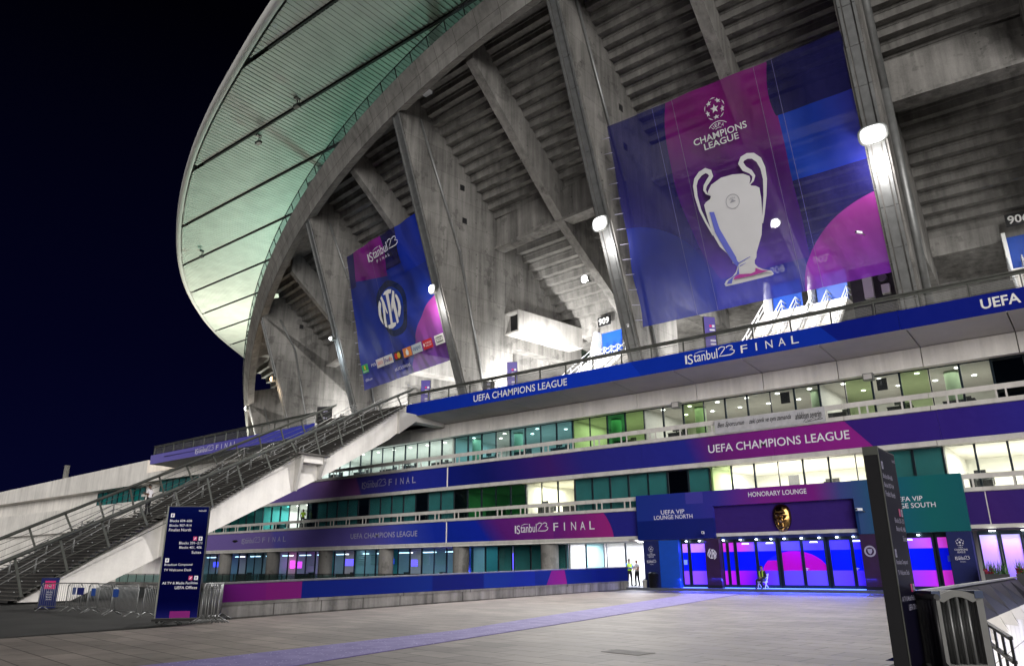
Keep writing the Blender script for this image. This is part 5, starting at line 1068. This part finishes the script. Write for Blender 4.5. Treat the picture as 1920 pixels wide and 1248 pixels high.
for label, loc, w, h in (('dark square notice board with grey symbols behind the terrace railing', (-36.2, -2.9, 14.03), .9, 1.25), ('dark tall notice board with grey symbols at the head of the staircase', (-57.2, -2.3, 14.03), 1.5, 2.2)):
    t = thing('notice_board', label, 'sign', loc, math.radians(30)); mb = MB(); mb.box(-w / 2, w / 2, -.06, .06, 0, h); mb.build('board', M['black'], t, local=True)
    mb = MB(); f = lambda u, v: (u, -.07, v)
    for v in (.75, .45, .18): mb.poly2([(-.12, v * h), (.1, v * h), (.14, v * h + .14), (-.02, v * h + .2), (-.16, v * h + .12)], f); mb.poly2([(.2, v * h + .02), (.3, v * h + .02), (.3, v * h + .12), (.2, v * h + .12)], f)
    mb.build('symbol', M['letter_dim'], t, local=True)
t = thing('small_banner', 'small dark blue roll up banner with a pink square at the foot of the staircase', 'sign', (-37.3, -31.6, -.09), math.radians(30))
mb = MB(); mb.box(-.42, .42, -.03, .03, .05, 1.30); mb.build('cloth', M['navy'], t, local=True)
mb = MB(); f = lambda u, v: (u, -.04, v); mb.poly2([(-.22, .84), (.3, .84), (.3, 1.18), (-.22, 1.18)], f, 0); mb.poly2([(-.05, .92), (.12, .92), (.08, 1.08), (0, 1.12)], f, 1)
for v in (.74, .64, .54, .44): text(mb, 'Blocks', f, -.05, .22, v - .06, v, 1)
mb.build('lettering', [plain('pink_panel', (.55, .02, .16), .5), M['letter']], t, local=True)
mb = MB(); mb.box(-.45, .45, -.15, .15, 0, .05); mb.build('foot', M['black'], t, local=True)

# ------------------------------------------------------------------ crowd barriers
def barrier(label, loc, rz, group):
    t = thing('crowd_barrier', label, 'barrier', loc, rz, group); L, H = 2.2, 1.1; mb = MB()
    mb.path([(-L / 2, 0, .12), (-L / 2, 0, H - .12), (-L / 2 + .12, 0, H), (L / 2 - .12, 0, H), (L / 2, 0, H - .12), (L / 2, 0, .12)], .021, 8); mb.tube((-L / 2, 0, .18), (L / 2, 0, .18), .018, 6)
    mb.build('frame', M['steel'], t, local=True); mb = MB()
    for k in range(1, 20): x = -L / 2 + L * k / 20; mb.tube((x, 0, .18), (x, 0, H - .01), .0085, 5)
    mb.build('bars', M['steel'], t, local=True)
    for x in (-L / 2 + .25, L / 2 - .25):
        mb = MB(); mb.path([(x, -.33, .01), (x, -.05, .17), (x, .05, .17), (x, .33, .01)], .02, 6); mb.build('foot', M['steel'], t, local=True)
    return t
bg_ = 'steel crowd barriers at the foot of the staircase'
b0 = barrier('galvanised crowd barrier nearest the small roll up banner, standing at an angle', (-35.3, -31.9, -.09), math.radians(22), bg_)
dup(b0, (-33.9, -31.6, -.09), math.radians(8), 'galvanised crowd barrier overlapping the angled one, with two dark blue plates')
dup(b0, (-31.5, -31.9, -.09), math.radians(2), 'galvanised crowd barrier in the middle of the row with a blue plate')
dup(b0, (-29.2, -32.1, -.09), math.radians(-3), 'galvanised crowd barrier whose end disappears behind the tall totem')
dup(b0, (-26.9, -31.9, -.09), math.radians(4), 'galvanised crowd barrier right behind the tall totem')
for k in range(6): dup(b0, (-22.55 + .05 * k, -32.75 + .07 * k, .0), math.radians(-35 + 1.0 * (k % 2)), 'galvanised crowd barrier stacked upright beside the right edge of the tall totem')
for o in [o for o in bpy.data.objects if o.name.startswith('crowd_barrier') and 'stacked' in o.get('label', '')]: o['group'] = 'stacked crowd barriers beside the totem'
for k in range(2): dup(b0, (-24.2 - .06 * k, -32.8 - .08 * k, -.09), math.radians(-35), 'galvanised crowd barrier leaning in the pack at the left edge of the tall totem')['group'] = 'barriers packed at the left of the totem'
for label, x, y, w in (('small pale blue plate on the angled barrier', -34.6, -31.66, .34), ('wide navy plate beside the pale blue one', -33.9, -31.70, .62), ('small blue plate on the middle barrier near its left end', -32.1, -31.97, .34), ('small blue plate on the barrier left of the totem', -29.9, -32.12, .42)):
    mb = MB(); mb.box(x - w / 2, x + w / 2, y - .012, y + .0, .56, .84); tag(mb.build('barrier_plate', plain('plate_blue', (.02, .06, .26) if 'navy' not in label else (.01, .015, .12), .5)), label, 'sign')
# folding concertina barrier on the near right
t = thing('folding_barrier', 'folded grey plastic concertina barrier with dark wheels beside the near totem', 'barrier', (-1.98, -33.15, 0), math.radians(38))
for k in range(6):
    y = .085 * k; mb = MB(); w = .36
    mb.box(-w, -w + .10, y, y + .06, .06, 1.06); mb.box(w - .10, w, y, y + .06, .06, 1.06)
    arc_ = [(-w + .0, 1.06)] + [(-w + 2 * w * i / 10, 1.06 + .11 * math.sin(math.pi * i / 10)) for i in range(11)] + [(w, 1.06)]
    mb.prism([(a, y, b) for a, b in arc_[1:-1]] + [(b_[0] * .72, y, b_[1] - .09) for b_ in reversed(arc_[2:-2])], (0, .06, 0))
    mb.box(-w + .101, w - .101, y, y + .06, .10, .18)
    fr_ = mb.build('frame_panel', plain('grey_plastic', (.13, .13, .127), .5), t, local=True)
    mb = MB()
    for x in (-.13, 0, .13): mb.tube((x, y + .03, .18), (x, y + .03, 1.09), .022, 8)
    mb.build('rod', M['steel'], fr_, local=True)
    mb = MB(); mb.box(-w - .012, -w + .112, y - .01, y + .07, 1.06, 1.16); mb.box(w - .112, w + .012, y - .01, y + .07, 1.06, 1.16); mb.build('corner_cap', plain('dark_blue_plastic', (.015, .03, .08), .4), fr_, local=True)
mb = MB(); mb.tube((-.36, -.12, 1.08), (-.36, .75, 1.08), .045, 10); mb.path([(-.40, -.1, 1.06), (-.40, -.1, .1)], .03, 8); mb.build('hinge_tube', M['black'], t, local=True)
mb = MB()
for x in (-.38, -.62): mb = MB(); mb.tube((x - .03, -.05, .11), (x + .03, -.05, .11), .11, 14); mb.build('wheel', M['rubber'], t, local=True)
# faceted dark parapet and stair rail of the sunken court
t = thing('court_parapet', 'dark faceted parapet with pale sloping sills along the bright sunken court', 'parapet', (HX0, -18, 0))
mb = MB(); ml = MB()
for k in range(7):
    y = HY0 + 3.2 + k * 2.75; a, b = y, y + 2.75
    mb.prism([(HX0 - .06, a, -.1), (HX0 - .06, b, -.1), (HX0 - .06, b, .92), (HX0 - .06, a, .92)], (-.10, 0, 0))
    mb.face([(HX0 - .02, a, .90), (HX0 - .02, b, .90), (HX0 + .45, b - .3, .15)]); mb.face([(HX0 - .02, a, .90), (HX0 + .45, b - .3, .15), (HX0 - .02, a + .1, -.05)])
    ml.face([(HX0 + .45, b - .3, .15), (HX0 - .02, b, .85), (HX0 + .5, b + .9, -.35)]); ml.face([(HX0 - .02, a + .1, -.05), (HX0 + .45, b - .3, .15), (HX0 + .5, b + .6, -.35)])
mb.build('facet', plain('black_cladding', (.008, .008, .014), .55, spec=.15), t, recalc=False); ml.build('sill', M['soffit'], t, recalc=False)
mb = MB(); mb.bar((HX0 - .1, HY0 + 3.2, .97), (HX0 - .1, HY1, .97), .16, .05); mb.build('cap_rail', M['steel'], t)
t = thing('court_stair_rail', 'black stair railing going down into the sunken court', 'railing', (-1.9, -31.5, 0)); mb = MB()
p0, p1 = Vector((-2.75, -27.0, .55)), Vector((-1.62, -31.4, .42))
for h in (0, -.35): mb.bar(p0 + Vector((0, 0, h)), p1 + Vector((0, 0, h)), .07, .05)
for k in range(7): q = p0.lerp(p1, k / 6); mb.bar(q, q + Vector((0, 0, -1.0)), .04, .06, up=(0, 1, 0))
mb.build('rail', M['black'], t)
# planters by the right doors
def planter(label, x):
    t = thing('planter', label, 'planter', (x, -1.3, 0), 0, 'planters by the right windows'); mb = MB(); mb.box(-.5, .5, -.22, .22, .0, 1.0); mb.build('box', M['int_dark'], t, local=True)
    mb = MB()
    for k in range(120):
        a = random.uniform(0, 6.28); r = random.uniform(.05, .42); h = random.uniform(.2, .75); p = Vector((random.uniform(-.45, .45), random.uniform(-.18, .18), .98)); d = Vector((math.cos(a) * r, math.sin(a) * r * .6, h)); w = Vector((-math.sin(a), math.cos(a), 0)) * .018
        mb.face([p - w, p + w, p + d * .6 + w * .8, p + d, p + d * .6 - w * .8])
    mb.build('leaves', plain('grass_leaf', (.05, .14, .03), .6, 0, .3, 5), t, local=True, recalc=False)
    mb = MB()
    for k in range(26): c = (random.uniform(-.5, -.1), random.uniform(-.25, .1), random.uniform(1.0, 1.25)); mb.ball(c, .05, .05, .04, 5, 4)
    mb.build('flowers', plain('dark_red_flower', (.22, .01, .03), .6), t, local=True)
planter('black planter with tall grass and red flowers just right of the teal portal', -5.0); planter('black planter with tall grass and red flowers, second from the teal portal', -3.7); planter('black planter with grass at the right picture edge', -2.4)
for a, b in ((-5.62, -4.86), (-4.66, -3.86), (-3.66, -2.86), (-2.66, -1.86)):
    mb = MB(); mb.box(a - .08, a, .09, .21, .1, 3.1); mb.box(b, b + .08, .09, .21, .1, 3.1); mb.box(a + .002, b - .002, .09, .21, 2.9, 3.1); o = mb.build('window', M['frame'], st)
    mb = MB(); mb.face([(a, .15, .1), (b, .15, .1), (b, .15, 2.9), (a, .15, 2.9)], 0, [(a, .1), (b, .1), (b, 2.9), (a, 2.9)]); mb.build('pane', graphic('lit_lilac_film', ('ramp', (0, 1), [(.1, (.25, .18, .9)), (2.2, (.5, .32, .95)), (2.9, (.55, .5, 1))]), [], 0, .3, .5), o)
mb = MB()
for X_ in (-5.0, -3.6): mb = MB(); mb.lathe((X_, -.05, 3.06), [(.14, 0), (.16, .03)], 12); mb.build('entrance_downlight', M['downlight'], st)
area('lilac_lamp', (-3.8, -.3, 2.9), 3, .3, 60, (.6, .4, 1), (math.radians(-20), 0, 0))
mb = MB(); mb.lathe((-25.9, 1.2, 3.05), [(.2, 0), (.22, .03)], 14); mb.build('entrance_downlight', glow('white_downlight', (1, .98, .95), 14), st); area('side_entrance_lamp', (-26.6, 1.2, 3.0), 1.6, .6, 170, (.85, .88, 1))
# litter bins by the north pillar
for label, x, w, h, m_ in (('black waste bin with stickers at the foot of the north pillar', -24.1, .34, .85, 'black'), ('small grey bucket on the step beside the waste bin', -24.75, .15, .42, 'ledge')):
    t = thing('waste_bin', label, 'bin', (x, -.72, .15)); mb = MB(); mb.lathe((0, 0, 0), [(w * .8, 0), (w, h), (w * 1.06, h), (w * 1.06, h + .04)], 14); mb.build('bin', M[m_], t, local=True)
    mb = MB(); mb.lathe((0, 0, h + .045), [(w * 1.0, 0), (w * .5, .07)], 14); mb.build('lid', M['frame'], t, local=True)
# cameras and small floodlights on the facade
def cctv(label, loc, rz):
    t = thing('security_camera', label, 'camera', loc, rz); mb = MB(); mb.box(-.07, .07, -.36, .05, -.06, .08); mb.build('housing', M['steel_wh'], t, local=True)
    mb = MB(); mb.tube((0, .0, 0), (0, .3, -.12), .03, 6); mb.build('bracket', M['steel'], t, local=True); mb = MB(); mb.tube((0, -.40, .01), (0, -.361, .01), .05, 10); mb.build('lens', M['black'], t, local=True)
cctv('small grey camera at the lower right corner of the blue lounge panel', (-20.4, -.75, 3.45), .3); cctv('small grey camera on the teal panel right of the bronze face', (-10.95, -.75, 4.4), -.4)
cctv('white camera on the fin beside the trophy banner lower left corner', pc(-2.75, -2.0, 18.6), .5); cctv('white camera on the fin at the trophy banner lower right edge', pc(2.3, -1.4, 21.0), -.6)
for label, x in (('small grey flood lamp on the top window row near its middle', -21.8), ('small grey flood lamp on the top window row right of the quotation board', -9.6)):
    t = thing('facade_lamp', label, 'lamp', (x, -.15, 12.0)); mb = MB(); mb.box(-.28, .28, -.35, .1, -.35, .05); mb.build('housing', M['steel'], t, local=True); mb = MB(); mb.box(-.22, .22, -.37, -.352, -.3, 0); mb.build('lens', M['soffit'], t, local=True)

# ------------------------------------------------------------------ floodlights on the fins and beams
def flood(label, ph, r, z, n, sz, m_, watts, col, spot=True, small=0):
    t = thing('floodlight', label, 'floodlight', pc(ph, r, z), ph * D2R); mb = MB(); ml = MB(); rx, rz_ = sz * n[0] * .5, sz * n[1] * .5
    sh = lambda k, y: [(rx * k * math.copysign(abs(math.cos(a)) ** .7, math.cos(a)), y, rz_ * k * math.copysign(abs(math.sin(a)) ** .7, math.sin(a))) for a in [6.2832 * q / 24 for q in range(24)]]
    mb.grid([sh(.35, .32), sh(.8, .2), sh(1.05, -.10), sh(1.05, -.2)], closed=True); mb.face(sh(.35, .32))
    ks = (1.0, .9, .75, .55, .3, .02); ml.grid([sh(k, -.17 - .28 * (1 - k * k)) for k in ks], 0, [[(k, 0)] * 24 for k in ks], closed=True)
    mb.build('housing', M['steel_dk'], t, local=True); ml.build('lens', m_, t, local=True)
    mb = MB(); mb.box(-.06, .06, .251, .8, -.08, .08); mb.build('bracket', M['steel'], t, local=True)
    d = bpy.data.lights.new('flood_light', 'SPOT' if spot else 'POINT'); d.energy = watts; d.color = col; d.shadow_soft_size = .35
    o = bpy.data.objects.new('flood_light', d); COL.objects.link(o); o.location = pc(ph, r + .75, z)
    if spot:
        d.spot_size = math.radians(104 if spot is True else 150); d.spot_blend = 1.0 if spot is True else .6; dv = Vector((math.sin(ph * D2R), -math.cos(ph * D2R), -2.1)) if spot is True else Vector((math.sin(ph * D2R) * .1, .15, -1)); o.rotation_euler = dv.to_track_quat('-Z', 'Y').to_euler()
    if small:
        d2 = bpy.data.lights.new('spill_light', 'POINT'); d2.energy = small; d2.color = col; d2.shadow_soft_size = .3; o2 = bpy.data.objects.new('spill_light', d2); COL.objects.link(o2); o2.location = pc(ph, r + .35, z - 1.9)
    return t
WH = (1.0, .965, .94)
flood('blazing white floodlight cluster on the fin right of the trophy banner', 2.84, .55, 26.2, (1.2, .95), 1.35, M['flood'], 15000, WH, True, 700)
flood('blazing white floodlight cluster on the fin left of the trophy banner', -2.83, .55, 26.2, (1.15, 1.0), 1.2, M['flood'], 44000, WH, True, 500)
flood('white floodlight on the fin right of the club banner', -8.6, .55, 26.2, (1, 1), .9, M['flood'], 7000, (1, .93, .88), True, 520)
flood('bluish white floodlight on the fin left of the club banner', -14.54, .5, 26.2, (1, 1), .5, M['flood'], 5000, (.8, .92, 1), True, 520)
flood('warm orange floodlight on the second last fin', -21.1, .5, 26.2, (1, 1), .8, M['flood_warm'], 4000, (1, .72, .45), True, 520)
flood('white floodlight on the last fin at the curved end', -28.15, .5, 26.6, (1, 1), .8, M['flood'], 3500, (1, .9, .8), True, 520)
flood('round white lamp on the raker beam left of the trophy banner', -5.72, -10.2, 27.4, (1, 1), .8, M['flood'], 12000, (1, .985, .96), 'down')
flood('round white lamp shining through the trophy banner from the raker beam behind', 0.0, -10.6, 27.4, (1, 1), .8, M['flood'], 12000, (1, .985, .96), 'down')
for ph in (5.7,): flood('round white lamp on the raker beam at the right picture edge', ph, -10.6, 27.4, (1, 1), .8, M['flood'], 2600, (1, .985, .96), 'down')
# unseen lamps added along the concourse behind the parapet, washing walls, stairs and deck
def pt(name, c, e_, col, rad=.4):
    d = bpy.data.lights.new(name, 'POINT'); d.energy = e_; d.color = col; d.shadow_soft_size = rad; o = bpy.data.objects.new(name, d); COL.objects.link(o); o.location = c; return o
for ph, r, z_, e_ in ((-7.0, -5.0, 15.2, 4200), (-7.6, -11.5, 17.0, 1700), (-4.6, -7.0, 15.4, 1000), (-1.5, -6.0, 15.4, 800), (.9, -6.0, 15.4, 600), (4.6, -8.0, 15.4, 500), (-12.4, -6.0, 15.4, 2500), (-10.6, -6.0, 15.4, 1400), (-13.4, -12, 16.4, 1300), (-18.9, -5.0, 15.2, 6000), (-19.4, -12.0, 16.4, 2600), (-26.0, -4.0, 15.2, 6500), (-33.5, -3.5, 15.4, 3600)):
    d = bpy.data.lights.new('concourse_fill', 'SPOT'); d.energy = e_ * 5.0; d.color = (1, .985, .95); d.shadow_soft_size = .4; d.spot_size = math.radians(150); d.spot_blend = .7
    o = bpy.data.objects.new('concourse_fill', d); COL.objects.link(o); o.location = pc(ph, r, z_); o.rotation_euler = Vector((-math.sin(ph * D2R) - .45, math.cos(ph * D2R), .12)).to_track_quat('-Z', 'Y').to_euler()
# unseen lamps added inside the bowl to light the roof underside
for c, e_, col in (((-78, 32, 36), 20000, (.45, 1.0, .78)), ((-128, 32, 26), 34000, (1.0, 1.0, .84)), ((-42, 26, 43), 4000, (.50, 1.0, .70))):
    pt('bowl_fill', c, e_, col, 3.0)
# ------------------------------------------------------------------ people
SK = plain('skin_tone', (.30, .17, .11), .55, 0, .05); SKD = plain('darker_skin_tone', (.13, .07, .045), .55, 0, .05); HAIR = plain('dark_hair', (.012, .010, .009), .6); GREY = plain('grey_hair', (.35, .33, .31), .7)
def person(label, loc, rz, pose, top, leg, shoe, skin, hair, sleeve=None, scale=1.0, vest=None):
    t = thing('person', label, 'person', loc, rz)
    J = {'pel': (0, 0, .94), 'sp': (0, .005, 1.12), 'ch': (0, .0, 1.32), 'nk': (0, .0, 1.47), 'hd': (0, -.01, 1.56), 'hc': (0, -.015, 1.64), 'cr': (0, -.005, 1.715)}
    Rr = {'pel': (.155, .115), 'sp': (.14, .105), 'ch': (.165, .115), 'nk': (.055, .055), 'hd': (.065, .075), 'hc': (.078, .095), 'cr': (.05, .06)}
    E = [('pel', 'sp'), ('sp', 'ch'), ('ch', 'nk'), ('nk', 'hd'), ('hd', 'hc'), ('hc', 'cr')]
    sit = pose == 'sit'
    for s, n in ((-1, 'r'), (1, 'l')):
        if sit:
            zp = .50; hip, kn, an, to = (.10 * s, -.02, zp), (.17 * s, -.44, zp + .02), (.17 * s, -.40, .09), (.19 * s, -.58, .04)
        elif pose == 'lean': hip, kn, an, to = (.10 * s, 0, .90), (.12 * s, -.03, .49), (.13 * s, .02, .09), (.15 * s, -.15, .04)
        else: hip, kn, an, to = (.10 * s, 0, .90), (.13 * s, -.02, .49), (.16 * s, .03, .09), (.20 * s, -.13, .04)
        J.update({'hip' + n: hip, 'kn' + n: kn, 'an' + n: an, 'to' + n: to}); Rr.update({'hip' + n: (.10, .10), 'kn' + n: (.064, .066), 'an' + n: (.045, .05), 'to' + n: (.045, .035)})
        E += [('pel', 'hip' + n), ('hip' + n, 'kn' + n), ('kn' + n, 'an' + n), ('an' + n, 'to' + n)]
        sh = (.185 * s, 0, 1.405)
        if pose in ('crossed', 'lean'): el, wr, ha = (.245 * s, -.05, 1.13), (-.02 * s, -.22, 1.16 + .03 * s), (-.11 * s, -.19, 1.18 + .03 * s)
        elif pose == 'clasp' or sit: el, wr, ha = (.25 * s, -.04, 1.13), (.09 * s, -.24, 1.08), (.02 * s, -.29, 1.07 + .02 * s)
        else: el, wr, ha = ((.25 * s, .02, 1.14), (.22 * s, -.16, .95), (.20 * s, -.22, .88)) if s < 0 else ((.23 * s, -.06, 1.15), (.12 * s, -.27, 1.25), (.08 * s, -.32, 1.30))
        J.update({'sh' + n: sh, 'el' + n: el, 'wr' + n: wr, 'ha' + n: ha}); Rr.update({'sh' + n: (.068, .068), 'el' + n: (.046, .046), 'wr' + n: (.031, .031), 'ha' + n: (.026, .036)})
        E += [('ch', 'sh' + n), ('sh' + n, 'el' + n), ('el' + n, 'wr' + n), ('wr' + n, 'ha' + n)]
    if sit:
        for k in list(J):
            if k[:3] in ('pel',) or k[:2] in ('sp', 'ch', 'nk', 'hd', 'hc', 'cr', 'sh', 'el', 'wr', 'ha'): J[k] = (J[k][0], J[k][1], J[k][2] - .44)
    names = list(J); me = bpy.data.meshes.new('body'); me.from_pydata([J[k] for k in names], [(names.index(a), names.index(b)) for a, b in E], [])
    ob = bpy.data.objects.new('body', me); COL.objects.link(ob); sm = ob.modifiers.new('s', 'SKIN'); sm.use_smooth_shade = True
    for i, k in enumerate(names): me.skin_vertices[0].data[i].radius = Rr[k]; me.skin_vertices[0].data[i].use_root = (k == 'pel')
    ss = ob.modifiers.new('u', 'SUBSURF'); ss.levels = 2; ss.render_levels = 2
    dg = bpy.context.evaluated_depsgraph_get(); dg.update(); ev = ob.evaluated_get(dg).to_mesh()
    mb = MB(); mb.v = [tuple(v.co) for v in ev.vertices]; seg = [(Vector(J[a]), Vector(J[b]), a, b) for a, b in E]
    def kind(c):
        best = None
        for A, B, a, b in seg:
            d = B - A; u = max(0, min(1, (c - A).dot(d) / d.length_squared)); q = (c - (A + d * u)).length
            if best is None or q < best[0]: best = (q, a, b, u)
        _q, a, b, u = best
        if b in ('hd', 'hc', 'cr') or (b == 'nk' and u > .8): return 3
        if b[:2] in ('ha',) : return 3
        if b[:2] == 'wr': return 0 if sleeve == 'long' else 3
        if b[:2] == 'el': return 0 if (sleeve == 'long' or u < .6) else 3
        if b[:2] == 'to' or (b[:2] == 'an' and u > .93): return 2
        if b[:2] in ('kn', 'an', 'hi'): return 1
        if a == 'pel' and u < .25: return 1
        return 0
    for p in ev.polygons: mb.f.append(tuple(p.vertices)); mb.mi.append(kind(Vector(p.center))); mb.uv.append(None); mb.sm.append(True)
    ob.evaluated_get(dg).to_mesh_clear(); bpy.data.objects.remove(ob)
    for s, n in ((-1, 'r'), (1, 'l')):   # five bent fingers on each hand
        h = Vector(J['ha' + n]); d = (h - Vector(J['wr' + n])).normalized(); sd = d.cross(Vector((0, -1, .3))).normalized()
        for k, ln in enumerate((.075, .085, .08, .065)):
            a = h + sd * (.027 - .018 * k); b = a + d * ln * .55; c = b + d * ln * .3 + Vector((0, .025, -.02)); mb.tube(a, b, .0095, 6, .0085, 3); mb.tube(b, c, .0085, 6, .007, 3)
        a = h - d * .03 + sd * .03; b = a + sd * .035 + d * .02; mb.tube(a, b, .011, 6, .009, 3); mb.tube(b, b + d * .03, .009, 6, .008, 3)
    hc = Vector(J['hc']); mb.tube(hc + Vector((0, -.088, .015)), hc + Vector((0, -.112, -.022)), .010, 6, .015, 3)
    for s in (-1, 1): mb.ball(hc + Vector((.031 * s, -.086, .02)), .011, .007, .007, 6, 5, 4); mb.ball(hc + Vector((.078 * s, .005, -.005)), .012, .02, .03, 6, 5, 3)
    mb.tube(hc + Vector((-.022, -.091, -.05)), hc + Vector((.022, -.091, -.05)), .006, 5, mi=5)
    mb.build('body', [top, leg, shoe, skin, HAIR, plain('lip_tone', (.22, .08, .07), .5)], t, local=True, recalc=False)
    if hair is not None:
        mb = MB(); n_ = 14; rows = []
        for j in range(8):
            a = j / 7 * 1.75; rows.append([(hc.x + .090 * math.sin(a) * math.cos(q) * 1.0, hc.y + .012 + .108 * math.sin(a) * math.sin(q), hc.z + .028 + .075 * math.cos(a) - (.03 * max(0, math.sin(q)) * math.sin(a)) + (.055 * max(0, -math.sin(q)) * math.sin(a))) for q in [6.2832 * k / n_ for k in range(n_)]])
        mb.grid(rows, closed=True); mb.build('hair', hair, t, local=True, recalc=False)
    if vest is not None and sit:
        mb = MB(); ch = Vector(J['ch']); sp = Vector(J['sp'])
        for s_ in (-1, 1): mb.bar((.10 * s_, -.125, ch.z + .10), (.085 * s_, -.135, sp.z - .06), .075, .02, up=(0, -1, 0)); mb.bar((.10 * s_, -.12, ch.z + .10), (.10 * s_, .05, ch.z + .15), .075, .02)
        mb.box(-.17, .17, .09, .115, sp.z - .1, ch.z + .05); mb.build('vest', vest, t, local=True)
    elif vest is not None:
        ch, sp = Vector(J['ch']), Vector(J['sp']); mb = MB(); n_ = 20; rows = []
        for z, rx, ry in ((J['pel'][2] + .06, .175, .14), (sp.z, .172, .138), (ch.z, .188, .145), (ch.z + .10, .165, .12)):
            rows.append([(rx * math.cos(6.2832 * k / n_), ry * math.sin(6.2832 * k / n_), z) for k in range(n_)])
        mb.grid(rows, closed=True)
        for s in (-1, 1): mb.bar((.10 * s, -.10, ch.z + .09), (.09 * s, .06, ch.z + .17), .07, .03)
        mb.build('vest', vest, t, local=True)
        mb = MB()
        for z, rx, ry in ((sp.z + .02, .176, .142),): mb.grid([[(rx * math.cos(6.2832 * k / n_), ry * math.sin(6.2832 * k / n_), z + dz) for k in range(n_)] for dz in (-.03, .03)], closed=True)
        mb.build('reflective_band', M['letter'], t, local=True)
    t.scale = (scale,) * 3
    return t
tshirt = plain('white_shirt', (.66, .64, .66), .8, 0, .05); dark = plain('black_trousers', (.012, .012, .016), .8); shoe = plain('black_shoes', (.01, .01, .01), .5); navy_ = plain('dark_blue_jacket', (.012, .03, .12), .7); hiv = plain('lime_vest', (.35, .62, .04), .7); blue_s = plain('blue_sleeve_jacket', (.02, .10, .36), .7)
person('person in white polo shirt with hands folded at the lit doorway', (-26.25, 1.0, .155), math.radians(-14), 'clasp', tshirt, dark, shoe, SK, None, None, 1.02)
person('person in blue jacket and lime vest, half hidden by the low wall end', (-26.92, 1.15, .155), math.radians(48), 'lean', blue_s, dark, shoe, SKD, HAIR, 'long', 1.04, hiv)
person('person with white shirt and dark trousers holding a phone on the stair landing', (-45.05, -23.95, 4.55), math.radians(-60), 'phone', tshirt, dark, shoe, SKD, HAIR, None, 1.06)
person('person in lime vest standing at an open window of the middle window row', (-62.6, .1, 5.30), math.radians(60), 'phone', hiv, dark, shoe, SKD, HAIR, None, 1.0)
person('person in black and lime vest sitting on a white folding chair', (-16.97, -.62, .15), math.radians(-8), 'sit', dark, dark, shoe, SK, HAIR, 'long', 1.0, hiv)
t = thing('folding_chair', 'white folding chair under the seated person by the doors', 'chair', (-16.97, -.62, .15), math.radians(-8))
mb = MB(); mb.box(-.22, .22, -.24, .20, .385, .42); mb.build('seat', M['white'], t, local=True)
mb = MB(); mb.box(-.22, .22, .235, .26, .62, .70); mb.box(-.22, .22, .25, .275, .74, .83); mb.build('backrest', M['white'], t, local=True)
for s in (-1, 1):
    mb = MB(); mb.bar((.235 * s, -.26, .0), (.235 * s, .29, .86), .035, .05, up=(1, 0, 0)); mb.build('leg', M['white'], t, local=True)
    mb = MB(); mb.bar((.205 * s, .30, .0), (.205 * s, -.18, .40), .03, .045, up=(1, 0, 0)); mb.build('leg', M['white'], t, local=True)
